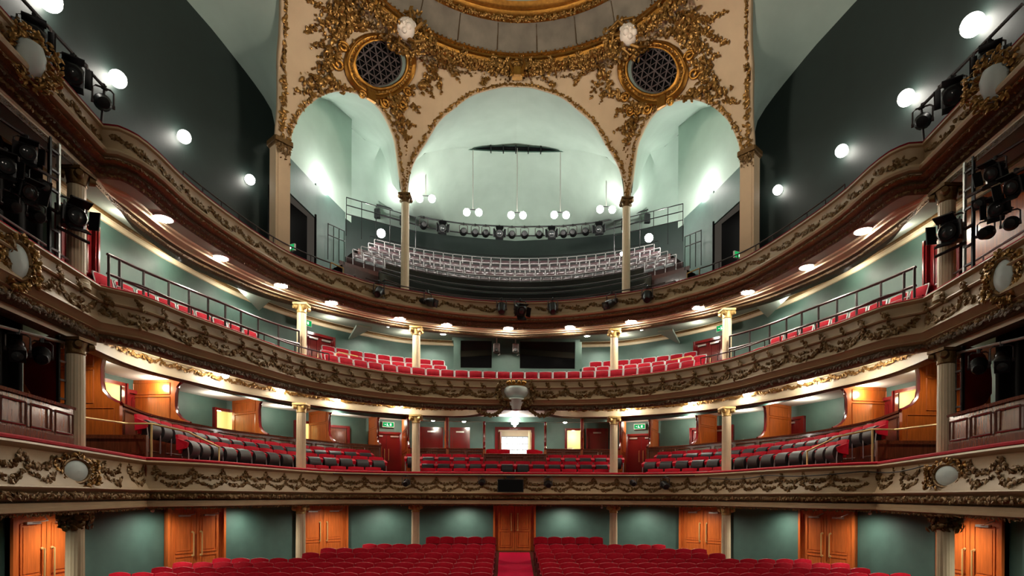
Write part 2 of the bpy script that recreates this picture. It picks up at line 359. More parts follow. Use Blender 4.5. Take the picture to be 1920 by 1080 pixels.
# --- dress circle (lowest balcony)
BAL1 = thing('dress_circle_balcony', 'lowest curved cream balcony, over the stalls doors, with gilt garlands and oval medallions', 'balcony')
P1 = [(.04, .80), (.10, .79), (.125, .755), (.09, .72), (.02, .69), (0, .60), (.02, .45), (.07, .30), (.13, .20), (.16, .14), (.205, .135), (.225, .11), (.20, .08), (.13, .06), (.11, .04), (.15, .02), (.18, -.03), (.16, -.08), (.10, -.105), (.04, -.11), (.04, -.13), (.11, -.135), (.11, -.20), (.125, -.21), (.125, -.27), (.05, -.29), (-.30, -.29)]
mi1 = [0]*14+[1]*4+[2]*2+[0]*6
mb = MB(); mb.sweep(C1.p, C1.n, P1, mi1); obj('balcony_front', mb, ['cream', 'bgold', 'brown'], BAL1)
mb = MB(); mb.sweep(C1.p, C1.n, [(-.34, .78), (-.34, .85), (-.30, .87), (.05, .87), (.09, .845), (.09, .81), (.04, .80)], 0); tag(obj('handrail', mb, 'red', BAL1), 'red velvet handrail')
leaf_band(C1, -.03, .19, .045, .05, .045, 'leaf_moulding', BAL1, 'bgold')
leaf_band(C1, -.31, .03, .035, .05, .025, 'leaf_fringe', BAL1, 'bgold')
mb = MB(); mb.sweep(C1.p, C1.n, [(-.2, .0), (-.2, -.29)], 0); strip(mb, Off(C1, -.1), WS, -.29, -.29); strip(mb, Off(C1, -.1), WS, -.05, -.05)
obj('soffit', mb, 'soffit', BAL1)
mb = MB(); strip(mb, Off(C1, -.2), Off(C1, -1.0), .12, .12); mb.sweep(C1.p, C1.n, [(-.15, .7), (-.15, .12)], 0, caps=False); strip(mb, Off(C1, -1.0), WT1, .12, .3); obj('deck', mb, 'dmahog', BAL1)
d1 = surf_of(P1[5:10])
kL = C1.s[C1.kink]; per = .83
def swag1(s0, s1):
    mb = MB(); t = .66; m_ = .33
    garland_on(mb, C1, s0, s1, [(0, t), (.10, .50), (.30, .44), (.5, .43), (.70, .44), (.90, .50), (1., t)], [.02, .045, .05, .055, .05, .045, .02], 62, .052, d1)
    garland_on(mb, C1, s0, s1, [(0, t), (-.06, .50), (.0, .38), (.08, .50)], [.02, .04, .05, .03], 50, .050, d1)
    garland_on(mb, C1, s0, s1, [(.0, .36), (.22, .27), (.5, .23), (.78, .27), (1., .36)], [.02, .03, .085, .03, .02], 66, .052, d1)
    return obj('garland', mb, 'bgold', BAL1)
mid = C1.len/2; medal = C1.near(-7.78, 10.1)
s = kL+.25
cs = []
while s+per < mid-.3: cs.append(s); s += per
for q in cs:
    swag1(q, q+per); swag1(C1.len-q-per, C1.len-q)
swag1(mid-.40, mid+.40)
for q in (kL-.80, kL-2.05+.0, kL-4.7, kL-5.6, kL-6.5):
    if abs(q+.4-medal) > .9: swag1(q, q+.8); swag1(C1.len-q-.8, C1.len-q)
def medallion(C, s, zc, rx, rz, dsurf, parent, nm='medallion', lean=0., gm='leafgold', dn=1.):
    p, n = C.at(s); d0 = dsurf(zc)+.05; c = np.array([p[0]+n[0]*d0, p[1]+n[1]*d0, zc]); t = np.array([-n[1], n[0], 0.]); nn = np.array([n[0], n[1], 0.]); up = np.array([0, 0, 1.])+nn*lean
    mb = MB(); rings = []
    for q, dd in ((0, .07), (.5, .06), (.8, .035), (.92, .015)):
        rings.append([c+t*rx*q*math.cos(a)+up*rz*q*math.sin(a)+nn*dd for a in np.linspace(0, 2*math.pi, 33)])
    mb.grid(rings, 0); me = obj(nm, mb, 'cart', parent); tag(me, 'oval pale blue medallion in a gilt wreath')
    mb = MB(); mb.tube([c+t*rx*math.cos(a)+up*rz*math.sin(a)+nn*.02 for a in np.arange(32)*2*math.pi/32], .035, 8, 0, True)
    obj('medallion_frame', mb, 'bgold', me)
    mb = MB(); P = []; N = []
    for _ in range(int(170*dn)):
        a = rng.uniform(0, 2*math.pi); q = rng.uniform(1.12, 1.5)+.12*max(0, -math.sin(a)); P.append(c+t*rx*q*math.cos(a)+up*rz*q*math.sin(a)+nn*rng.uniform(-.02, .07)); N.append(nn+rng.normal(0, .3, 3))
    for sg in (-1, 1):
        for _ in range(int(60*dn)):
            f = rng.uniform(0, 1); P.append(c+t*sg*rx*(1.45+.25*f+rng.normal(0, .06))+up*rz*(1.0-2.1*f)+nn*rng.uniform(0, .06)); N.append(nn+rng.normal(0, .3, 3))
    mb.leaves(P, N, .05, 0, .7); obj('wreath', mb, gm, me); return me
for q in (medal, C1.len-medal): medallion(C1, q, .41, .33, .21, d1, BAL1)
# --- upper circle (middle balcony)
BAL2 = thing('upper_circle_balcony', 'middle curved cream balcony with dark gilt swags and a crowned cartouche at its centre', 'balcony')
P2 = [(.03, 4.17), (.07, 4.16), (.08, 4.13), (.04, 4.10), (0, 4.08), (-.01, 3.98), (.0, 3.91), (.05, 3.90), (.07, 3.87), (.05, 3.845), (-.005, 3.835), (-.01, 3.7), (.01, 3.58), (.05, 3.50), (.09, 3.46), (.10, 3.43), (.06, 3.41), (.03, 3.36), (-.02, 3.31), (.0, 3.285), (.02, 3.275), (-.02, 3.25), (-.07, 3.23), (-.06, 3.21), (-.03, 3.19), (-.04, 3.15), (-.09, 3.12), (-.15, 3.10), (-.4, 3.12)]
mi2 = [0]*15+[0]*7+[1]*6
mb = MB(); mb.sweep(C2.p, C2.n, P2, mi2); obj('balcony_front', mb, ['cream', 'brown'], BAL2)
mb = MB(); mb.sweep(C2.p, C2.n, [(-.30, 4.12), (-.30, 4.19), (-.27, 4.20), (.03, 4.20), (.06, 4.185), (.06, 4.165), (.03, 4.16)], 0); tag(obj('handrail', mb, 'red', BAL2), 'red velvet handrail')
leaf_band(C2, 3.15, -.03, .05, .055, .045, 'leaf_moulding', BAL2, 'brown', s0=C2.s[C2.kink]-5.3, s1=C2.len-C2.s[C2.kink]+5.3)
leaf_band(C2, 3.215, -.03, .045, .06, .03, 'leaf_moulding', BAL2, 'bgold', s0=C2.s[C2.kink]-5.3, s1=C2.s[C2.kink]); leaf_band(C2, 3.215, -.03, .045, .06, .03, 'leaf_moulding', BAL2, 'bgold', s0=C2.len-C2.s[C2.kink], s1=C2.len-C2.s[C2.kink]+5.3)
d2 = surf_of(P2[5:15])
kL2 = C2.s[C2.kink]; mid2 = C2.len/2
def swag2(s0, s1, top=True):
    mb = MB()
    garland_on(mb, C2, s0, s1, [(0, 3.80), (.12, 3.66), (.30, 3.56), (.5, 3.53), (.70, 3.56), (.88, 3.66), (1., 3.80)], [.03, .055, .07, .075, .07, .055, .03], 70, .066, d2)
    garland_on(mb, C2, s0, s1, [(0, 3.83), (-.05, 3.66), (.03, 3.60)], [.03, .05, .03], 50, .062, d2)
    garland_on(mb, C2, s0, s1, [(.32, 3.72), (.5, 3.70), (.68, 3.72)], [.02, .04, .02], 40, .055, d2)
    for f in ((.0, .5) if top else (0,)): garland_on(mb, C2, s0, s1, [(f-.07, 4.02), (f, 3.93), (f+.07, 3.84)], [.03, .06, .03], 90, .055, lambda z: .05)
    return obj('garland', mb, 'bgold', BAL2)
per2 = 1.16; s = kL2+.12
cs = []
while s+per2 < mid2-.55: cs.append(s); s += per2
for q in cs: swag2(q, q+per2); swag2(C2.len-q-per2, C2.len-q)
for q in (kL2-1.25, kL2-1.25-1.2): swag2(q, q+1.15); swag2(C2.len-q-1.15, C2.len-q)
med2 = C2.near(-8.08, 9.3)
for q in (med2, C2.len-med2): medallion(C2, q, 3.72, .20, .30, d2, BAL2, dn=1.5)
# crowned cartouche and its swags at the centre
p, n = C2.at(mid2); cy = p[1]-.14
CAR = obj('cartouche', MB().lathe([(.02, 3.02), (.14, 3.06), (.20, 3.2), (.26, 3.36), (.30, 3.42), (.28, 3.46)], (.02, cy-.02, 0), 20).lathe([(.20, 3.47), (.36, 3.56), (.44, 3.72), (.43, 3.82), (.34, 3.90), (.10, 3.93)], (.02, cy+.14, 0), 24), 'cart', BAL2); tag(CAR, 'pale blue cartouche under a gilt crown')
mb = MB()
for a in np.arange(10)*2*math.pi/10: mb.ball((.02+.30*math.cos(a), cy-.06+.12*math.sin(a), 4.02), .065, n=8, m=5)
mb.tube([(.02+.28*math.cos(a), cy-.04+.12*math.sin(a), 3.94) for a in np.arange(20)*2*math.pi/20], .04, 6, 0, True); obj('crown', mb, 'gold', CAR)
mb = MB(); P = []; N = []
for sg in (-1, 1):
    for _ in range(150):
        a = rng.uniform(-1.9, .9); q = rng.uniform(1., 1.5); P.append((.02+sg*(.40*q*abs(math.cos(a))+.14), cy-.02+rng.uniform(-.08, .08), 3.68+.36*q*math.sin(a))); N.append((0, -1, .1))
    for _ in range(130):
        f = rng.uniform(0, 1); P.append((.02+sg*(.45+.95*f), cy+.10+.02*f+rng.normal(0, .03), 3.10-.22*math.sin(math.pi*f)+rng.normal(0, .03))); N.append((0, -1, 0))
mb.leaves(P, N, .055, 0, .7); mb.tube([(-.40, cy-.06, 3.44), (-.2, cy-.16, 3.38), (.02, cy-.2, 3.36), (.24, cy-.16, 3.38), (.44, cy-.06, 3.44)], .05, 6); obj('cartouche_foliage', mb, 'bgold', CAR)
mb = MB()
P_ = [C2.at(t) for t in np.linspace(kL2-5.2, kL2-.1, 30)]
for sg in (-1, 1):
    t = thing('side_guard_rail', f'thin pale metal rail above the middle balcony front, {SIDE[sg]} stage box', 'railing', (0, 0, 0)); L_ = [((p[0]-n[0]*.2)*-sg, p[1]-n[1]*.2, 4.42) for p, n in P_]
    obj('rail', MB().tube(L_, .02, 6), 'frame', t)
    for i in range(0, 30, 7): obj('post', MB().tube([L_[i], (L_[i][0], L_[i][1], 4.18)], .014, 5), 'frame', t)
BT2 = Curve([(-7.8, 5.0), (-8.62, 11.2)], [(-8.85, 12.4), (-8.95, 13.4), (-8.76, 14.7), (-7.85, 17.25), (-6.2, 19.6), (-3.92, 21.0), (-2.3, 21.35)], full=False)
endc = catmull([(-2.3, 21.35), (-1.75, 21.15), (-1.35, 20.75), (-1.25, 20.45)], .1)
LB = np.vstack([BT2.p, endc[1:]])
def beamcurve(sg):
    P = LB*[sg, 1]; d = np.diff(P, axis=0); t = d/np.linalg.norm(d, axis=1)[:, None]; n = np.c_[t[:, 1], -t[:, 0]]*(-sg); N = np.vstack([n[:1], n[:-1]+n[1:], n[-1:]]); N /= np.linalg.norm(N, axis=1)[:, None]
    return P, -N
for sg in (-1, 1):
    P, N = beamcurve(sg); mb = MB(); mb.sweep(P, N, [(.0, 3.42), (.05, 3.40), (.06, 3.36), (.0, 3.33), (.0, 3.06), (.03, 3.05), (.03, 2.99), (-.04, 2.965), (-.22, 2.965), (-.22, 3.42)], [0]*6+[1]*2+[0])
    bo = obj('soffit_beam', mb, ['lcream', 'brown'], BAL2)
    L = np.r_[0, np.cumsum(np.linalg.norm(np.diff(P, axis=0), axis=1))]
    mb = MB(); PP = []; NN = []
    for q in np.arange(5.6, L[-1]-.1, .028):
        f = (q % .52)/.52; i = min(int(np.searchsorted(L, q)-1), len(P)-2); g = (q-L[i])/(L[i+1]-L[i]); c = P[i]*(1-g)+P[i+1]*g; nn = N[i]*(1-g)+N[i+1]*g
        for _ in range(3): PP.append((c[0]+nn[0]*.05, c[1]+nn[1]*.05, 3.33-.09*math.sin(math.pi*f)-(.07 if f < .08 else 0)+rng.normal(0, .018))); NN.append((nn[0], nn[1], 0))
    mb.leaves(PP, NN, .04, 0, .5); obj('swag_band', mb, 'leafgold', bo)
mb = MB(); strip(mb, Off(C2, -.15), WT1, 3.42, 3.42, 110); obj('soffit', mb, 'white', BAL2)
mb = MB(); mb.sweep(C2.p, C2.n, [(-.2, 4.1), (-.2, 3.95)], 0, caps=False); strip(mb, Off(C2, -.2), WT2, 3.95, 3.95, 110); obj('deck', mb, 'dmahog', BAL2)
# --- gallery (top balcony)
BAL3 = thing('gallery_balcony', 'topmost curved cream balcony with dark mouldings and thin gilt foliage', 'balcony')
P3 = [(.02, 7.27), (.06, 7.26), (.06, 7.22), (.01, 7.20), (-.02, 7.12), (-.02, 6.98), (.0, 6.88), (.05, 6.82), (.12, 6.79), (.17, 6.76), (.19, 6.71), (.17, 6.66), (.11, 6.64), (.06, 6.635), (.05, 6.60), (.10, 6.59), (.12, 6.565), (.09, 6.54), (.03, 6.53), (-.02, 6.50), (.0, 6.46), (-.03, 6.43), (-.10, 6.40), (-.16, 6.36), (-.22, 6.34), (-.26, 6.40)]
mi3 = [0]*14+[1]*4+[2]*8
mb = MB(); mb.sweep(C3.p, C3.n, P3, mi3[:len(P3)-1]); obj('balcony_front', mb, ['cream', 'bgold', 'brown'], BAL3)
mb = MB(); mb.sweep(C3.p, C3.n, [(-.30, 7.24), (-.30, 7.30), (-.26, 7.32), (.02, 7.32), (.05, 7.30), (.05, 7.265), (.02, 7.26)], 0); tag(obj('handrail', mb, 'darkred', BAL3), 'dark red velvet handrail')
leaf_band(C3, 6.57, .12, .03, .05, .02, 'leaf_moulding', BAL3, 'bgold', s0=1.5, s1=C3.len-1.5)
leaf_band(C3, 6.37, -.13, .04, .06, .02, 'leaf_moulding', BAL3, 'bgold', s0=1.5, s1=C3.len-1.5)
leaf_band(C3, 6.44, -.02, .03, .06, .03, 'leaf_moulding', BAL3, 'brown', s0=1.5, s1=C3.len-1.5)
d3 = surf_of(P3[3:9]); kL3 = C3.s[C3.kink]; mid3 = C3.len/2
def swag3(s0, s1):
    mb = MB(); garland_on(mb, C3, s0, s1, [(0, 7.10), (.15, 7.06), (.40, 6.99), (.62, 6.93), (.82, 6.90), (1., 7.02)], [.03, .05, .06, .075, .06, .03], 62, .052, d3)
    garland_on(mb, C3, s0, s1, [(.55, 7.08), (.75, 7.02), (.85, 6.94)], [.02, .04, .02], 40, .05, d3)
    return obj('garland', mb, 'bgold', BAL3)
s = kL3+.15; per3 = .98; cs = []
while s+per3 < mid3-.2: cs.append(s); s += per3
for q in cs: swag3(q, q+per3); swag3(C3.len-q-per3, C3.len-q)
for k in range(5): q = kL3-.95*(k+1); (swag3(q, q+.9), swag3(C3.len-q-.9, C3.len-q))
med3 = C3.near(-7.95, 9.3)
for q in (med3, C3.len-med3):
    p, n = C3.at(q); t = np.array([n[1], -n[0]])*(-1); c = np.array([p[0]+n[0]*.14, p[1]+n[1]*.14, 6.92])
    mb = MB(); Rm = np.array([[n[0], -n[1], 0], [n[1], n[0], 0], [0, 0, 1]]); mb.lathe([(.03, -.32), (.13, -.25), (.19, -.08), (.21, .06), (.17, .2), (.05, .28)], c, 16, rot=Rm)
    me = obj('cartouche', mb, 'cart', BAL3); tag(me, 'pale blue bulging cartouche wrapped in gilt leaves')
    mb = MB(); P = []; N = []
    for _ in range(260):
        a = rng.uniform(0, 2*math.pi); qq = rng.uniform(.8, 1.5); P.append(c+np.array([t[0], t[1], 0])*.3*qq*math.cos(a)+np.array([0, 0, .33*qq*math.sin(a)])+np.array([n[0], n[1], 0])*rng.uniform(-.05, .14)); N.append((n[0], n[1], rng.normal(0, .3)))
    mb.leaves(P, N, .055, 0, .7); obj('wreath', mb, 'leafgold', me)
# soffit with stepped cream bands and the inner beam resting on the columns
mb = MB(); ta = np.linspace(0, 1, 140)
def ring3(f, z):
    pa = np.array([C3.at(t*C3.len)[0]+C3.at(t*C3.len)[1]*(-.24) for t in ta]); pb = np.array([B3.at(t*B3.len)[0] for t in ta]); q = pa*(1-f)+pb*f
    return np.c_[q, np.full(len(q), z)]
secs = [(0, 6.385, 0), (.42, 6.385, 1), (.45, 6.35, 1), (.55, 6.34, 1), (.58, 6.31, 1), (.80, 6.30, 1), (.84, 6.27, 1), (.97, 6.25, 2), (.985, 6.20, 2), (1.10, 6.17, 2), (1.32, 6.17, 2), (1.32, 6.42, 1)]
for (f0, z0, m0), (f1, z1, m1) in zip(secs[:-1], secs[1:]):
    G = np.stack([ring3(f0, z0), ring3(f1, z1)], 1); mb.grid(G, m1 if f0 > 0 else 0, True)
obj('soffit', mb, ['soffit', 'lcream', 'brown'], BAL3)
leaf_band(B3, 6.215, .02, .022, .07, .015, 'bead_moulding', BAL3, 'bgold', kind=1, s0=1.5, s1=B3.len-1.5)
mb = MB(); strip(mb, Off(B3, -.2), WT2, 6.42, 6.6, 120); struct('ceiling_upper_circle', mb, 'soffit')
mb = MB(); mb.sweep(WT2.p, WT2.n, [(.0, 6.62), (.16, 6.62), (.17, 6.57), (.11, 6.55), (.10, 6.50), (.05, 6.48), (.04, 6.40), (0, 6.39)], [0]*2+[1]*2+[0]*3); struct('trim_1', mb, ['lcream', 'bgold'])
mb = MB(); strip(mb, Off(C3, -.15), Off(C3, -1.0), 6.55, 6.55, 110); obj('deck', mb, 'dmahog', BAL3)
# ---------------------------------------------------------------- columns
def column(x, y, z0, z1, label, r=.15, cap='ionic', group=None):
    t = thing('cast_iron_column', label, 'column', (x, y, z0), 0, group, 'thing'); h = z1-z0
    obj('shaft', MB().lathe([(r*1.0, 0), (r*1.0, h*.3), (r*.94, h-.2)], n=36, flute=.05), 'column', t)
    obj('base', MB().lathe([(r*1.5, 0), (r*1.5, .08), (r*1.35, .10), (r*1.4, .15), (r*1.1, .2), (r*1.0, .24)], n=24), 'column', t)
    mb = MB(); mb.box((0, 0, h-.03), (r*2.9, r*2.9, .06), 0); mb.lathe([(r*.98, h-.30), (r*1.05, h-.28), (r*.98, h-.25), (r*1.25, h-.06)], n=20)
    fz_ = math.atan2(-y, -x)
    for a in (0, 1, 2, 3):
        for sg in (-1, 1):
            ang = a*math.pi/2+math.pi/4; c = np.array([math.cos(ang)*r*1.55+sg*0, math.sin(ang)*r*1.55, h-.13])
            if sg > 0: mb.add((np.array([[math.cos(q)*.085*(1-.06*k), k*.02-.05, math.sin(q)*.085*(1-.06*k)] for k in range(6) for q in np.arange(12)*math.pi/6])@rotz(ang-math.pi/2).T)+c, [(k*12+j, k*12+(j+1) % 12, k*12+12+(j+1) % 12, k*12+12+j) for k in range(5) for j in range(12)]+[tuple(range(11, -1, -1)), tuple(range(60, 72))])
    if cap == 'leafy':
        P = []; N = []
        for _ in range(150):
            a = rng.uniform(0, 2*math.pi); P.append((math.cos(a)*r*rng.uniform(1.0, 1.9), math.sin(a)*r*rng.uniform(1., 1.9), h-.36+rng.uniform(0, .34))); N.append((math.cos(a), math.sin(a), -.2))
        mb.leaves(P, N, .06, 0, .7)
    cp = obj('capital', mb, 'bgold' if cap != 'ionic' else 'lgilt', t); return t
M['lgilt'] = mat('cream_and_gilt', sr(196, 166, 104), .4, metal=.25, noise=.2, nscale=14)
LV = {1: ('stalls', -2.5, -.29, 'ionic'), 2: ('dress circle', .12, 2.97, 'ionic'), 3: ('upper circle', 3.95, 6.19, 'ionic')}
for sg in (-1, 1):
    for lv, (nm, z0, z1, cp) in LV.items():
        column(sg*6.95, 18.6, z0, z1, f'cream column at {nm} level, second one out from the centre, {SIDE[sg]} half', cap=cp)
        column(sg*3.65, 21.0, z0, z1, f'slim cream column at {nm} level, nearest the centre, {SIDE[sg]} half', cap=cp)
        column(sg*8.5, 11.12, z0, z1, f'large cream column at {nm} level beside the {SIDE[sg]} edge of the photo', r=.155, cap='leafy' if lv == 1 else 'bracket')
    column(sg*4.05, 20.85, 6.5, 10.96, f'tall slender gallery column carrying the {SIDE[sg]} foot of the great central arch', r=.15, cap='bracket')
# ---------------------------------------------------------------- stalls doors
def panel_leaf(mb, w, h, th=.05, rows=((.12, .46), (.5, .94)), inset=.16, mi=0):
    mb.box((0, 0, h/2), (w, th, h), mi)
    for a, b in rows:
        z0, z1 = a*h, b*h; ww = w-2*inset*w
        for (cx_, cz, dx, dz) in ((0, z0, ww, .03), (0, z1, ww, .03), (-ww/2, (z0+z1)/2, .03, z1-z0), (ww/2, (z0+z1)/2, .03, z1-z0)):
            mb.box((cx_, -th/2-.008, cz), (dx, .016, dz), mi)
        mb.box((0, -th/2-.004, (z0+z1)/2), (ww-.12, .012, z1-z0-.12), mi)
nd = [0]
def stalls_door(x0, y0, x1, y1, z0, z1):
    nd[0] += 1
    a = np.array([x0, y0]); b = np.array([x1, y1]); d = b-a; w = float(np.linalg.norm(d)); ang = math.atan2(d[1], d[0]); c = (a+b)/2
    n = np.array([math.sin(ang), -math.cos(ang)])
    if n@(-c) < 0: ang += math.pi; n = -n
    c = c+n*.06
    t = thing(f'door_{nd[0]}', None, None, (c[0], c[1], z0), ang, None, 'structure'); h = z1-z0; fw = .13
    mb = MB()
    for sx in (-1, 1):
        for k, (ww, dd) in enumerate(((fw, .10), (fw*.55, .16))): mb.box((sx*(w/2-ww/2), -dd/2+.05, h/2), (ww, dd, h))
    mb.box((0, 0, h-fw/2), (w, .12, fw)); obj('door_frame', mb, 'door', t)
    lw = (w-2*fw)/2
    for sx in (-1, 1):
        mb = MB(); panel_leaf(mb, lw-.012, h-fw, rows=((.08, .40), (.45, .95))); lf = obj('door_leaf', mb, 'door', t); lf.location = (sx*lw/2, 0, 0)
        mb = MB(); hx = -sx*(lw/2-.13); mb.tube([(hx, -.03, .83), (hx, -.09, .83), (hx, -.09, 1.5), (hx, -.03, 1.5)], .018, 8); mb.lathe([(.035, 0), (.03, .02)], (hx, -.03, .83), 10, rot=rotx(math.pi/2)); mb.lathe([(.035, 0), (.03, .02)], (hx, -.03, 1.5), 10, rot=rotx(math.pi/2)); obj('pull_handle', mb, 'brass', lf)
        mb = MB(); mb.box((0, -.06, h-fw-.09), (.34, .06, .05)); mb.tube([(-.05, -.08, h-fw-.09), (.2, -.2, h-fw-.05), (.3, -.06, h-fw+.03)], .012, 5); obj('door_closer', mb, 'steel', lf)
for sg in (-1, 1):
    stalls_door(sg*9.98, 11.3, sg*9.98, 13.1, -2.62, -.36)
    stalls_door(sg*9.6, 15.75, sg*8.85, 17.38, -2.55, -.36)
    stalls_door(sg*7.62, 20.05, sg*6.26, 21.3, -2.45, -.34)
stalls_door(-.86, 23.18, .86, 23.18, -2.2, -.1)
def ball_lamp(): pass
for sg, x, y in ((-1, -8.95, 14.2), (1, 8.95, 14.2), (-1, -7.0, 18.9), (1, 7.0, 18.9), (1, 3.2, 20.9)):
    a = math.atan2(y, x); t = thing('reflector_bulb', 'tiny silver bulb hanging under the lowest balcony '+('by the %s side door' % SIDE[sg] if abs(x) > 8 else 'over the %s stalls column' % SIDE[sg] if abs(x) > 5 else 'by the inner column'), 'lamp', (x, y, -.29))
    obj('bulb', MB().ball((0, 0, -.10), .045), 'steel', t); obj('lamp_holder', MB().lathe([(.03, -.06), (.03, 0)], n=8), 'steel', t)
# ---------------------------------------------------------------- arcade, pendentives and dome over the back of the hall
YC, RD, ZS, ZR = 14.8, 5.5, 10.9, 15.25
def rw(phi):
    s_, c = math.sin(abs(phi)), math.cos(phi); best = 1e9
    if c > 1e-6: best = min(best, (20.8-YC)/c)
    nx, ny = -(20.8-17.67)*-1, (6.87-4.05); k = nx*4.05+ny*(20.8-YC); d = nx*s_+ny*c
    if d > 1e-6: best = min(best, k/d)
    if s_ > 1e-6: best = min(best, 7.3/s_)
    return best
def zu(z): return math.asin(min(1, (z-ZS)/(ZR-ZS))) if z >= ZS else (z-ZS)/(ZR-ZS)
def SP(phi, u, off=0.):
    """A point of the vault (phi in degrees from the back, u its arc angle); off metres towards the hall."""
    a = math.radians(phi)
    if u <= 0: z = ZS+u*(ZR-ZS); g = 0.
    else: z = ZS+(ZR-ZS)*math.sin(u); g = 1-math.cos(u)
    r = rw(a); r = r+(RD-r)*g
    p = np.array([r*math.sin(a), YC+r*math.cos(a), z])
    if off: p = p+SN(phi, u)*off
    return p
def SN(phi, u):
    e = .3; a = SP(phi+e, u)-SP(phi-e, u); b = SP(phi, min(u+.02, 1.57))-SP(phi, u-.02); n = np.cross(a, b); n /= np.linalg.norm(n)+1e-9
    c = np.array([0, YC, 10.])-SP(phi, u); return n if n@c > 0 else -n
LAT = [(-71.3, 10.75), (-71.1, 11.68), (-71.9, 12.64), (-73.6, 13.45), (-77.2, 14.06), (-81.5, 14.46), (-90, 14.75), (-100, 14.9)]
AR1 = [(-68.14, 10.75), (-67.71, 11.1), (-66.74, 11.5), (-65.57, 11.9), (-63.42, 12.33), (-61.05, 12.68), (-57.63, 13.03), (-53.74, 13.26), (-49.68, 13.37), (-45.25, 13.36), (-41.84, 13.17), (-39.32, 12.87), (-37.72, 12.58), (-36.26, 11.88), (-35.41, 11.3), (-35.04, 10.95)]
AR2 = [(-33.42, 10.95), (-33.35, 11.25), (-33.1, 11.65), (-32.32, 12.06), (-30.8, 12.485), (-29.1, 12.84), (-26.81, 13.35), (-24.84, 13.65), (-20.85, 14.03), (-16.62, 14.38), (-12.17, 14.58), (-5.23, 14.77), (0, 14.8)]
OC = [(-38.58, 14.84), (-39.25, 14.97), (-40.79, 15.01), (-42.48, 15.06), (-44.44, 15.06), (-46.28, 15.05), (-48.45, 14.96), (-50.28, 14.86), (-51.67, 14.74), (-52.86, 14.58), (-53.53, 14.42), (-53.93, 14.23), (-53.78, 14.07), (-53.08, 13.95), (-52.11, 13.84), (-50.63, 13.79), (-48.93, 13.775), (-47.04, 13.8), (-45.04, 13.89), (-43.0, 14.02), (-41.24, 14.18), (-39.64, 14.38), (-38.72, 14.55), (-38.35, 14.71)]
BRANCH = [
    ([(-71.5,14.59), (-67.2,14.73), (-63.0,14.87), (-60.2,15.17)], 22), ([(-67.3,14.61), (-64.7,14.87), (-63.1,15.07)], 22),
    ([(-68.6,13.95), (-66.8,14.15), (-64.6,14.54), (-61.6,14.88), (-58.4,15.17)], 26), ([(-66.2,13.72), (-64.1,13.99), (-61.8,14.36), (-60.6,14.71), (-58.5,14.96)], 24),
    ([(-63.8,13.59), (-62.9,13.79), (-61.3,14.08)], 16), ([(-64.8,13.17), (-63.0,13.42), (-61.6,13.62), (-60.4,13.82)], 20),
    ([(-67.5,12.93), (-66.7,12.70), (-64.6,12.88), (-62.7,13.20)], 14), ([(-68.4,12.26), (-66.3,12.45), (-64.2,12.75), (-61.4,13.10), (-59.5,13.26)], 24),
    ([(-20.3,14.73), (-22.1,14.96), (-25.0,15.09), (-29.5,15.13)], 24), ([(-25.6,14.32), (-26.8,14.62), (-28.4,14.84), (-30.3,15.02)], 22),
    ([(-28.1,14.14), (-29.4,14.43), (-31.0,14.60)], 18), ([(-31.6,13.70), (-33.2,13.92), (-37.2,13.86), (-42.0,13.66)], 20),
    ([(-31.8,13.30), (-33.4,13.30), (-35.7,13.41), (-39.4,13.41)], 20), ([(-19.4,15.17), (-23.3,15.20), (-27.9,15.18)], 18),
    ([(-6.8,15.25), (-9.6,15.02), (-12.7,14.77)], 12), ([(-33.2,12.90), (-35.6,13.00), (-37.8,13.17)], 20),
    ([(-34.2,12.2), (-34.4,12.76), (-36.3,13.03), (-38.5,13.43), (-41.4,13.74)], 20), ([(-62.4,15.00), (-59.5,15.01), (-57.0,15.01), (-52.8,15.09)], 24),
    ([(-61.3,14.17), (-61.0,14.42), (-58.9,14.80)], 18), ([(-62.3,13.24), (-60.7,13.57), (-60.7,13.95)], 24), ([(-59.8,13.09), (-57.9,13.28), (-55.4,13.20)], 20),
    ([(-34.0,15.10), (-30.7,14.86), (-31.7,14.39)], 20), ([(-46.7,13.44), (-41.7,13.56), (-36.9,14.00), (-33.3,14.45)], 18), ([(-60, 13.4), (-59, 14.0), (-59.2, 14.5), (-56, 15.0)], 20)]
def dense(L, k=4):
    o = []
    for a, b in zip(L[:-1], L[1:]):
        for t in range(k): f = t/k; o.append((a[0]*(1-f)+b[0]*f, a[1]*(1-f)+b[1]*f))
    return o+[L[-1]]
lat = [(a, zu(z)) for a, z in catmull(LAT, 1.5)]; ar1 = [(a, zu(z)) for a, z in catmull(AR1, .9)]; ar2 = [(a, zu(z)) for a, z in catmull(AR2, .9)]; oc = [(a, zu(z)) for a, z in OC]
T = math.pi/2*.985
top = [(a, T) for a in np.arange(-100, .1, 2.5)]
loop = ar2[::-1]+ar1[::-1]+lat+top[1:]       # apex of the great arch - column - small arch - pilaster - outer edge - ring
KX = .11
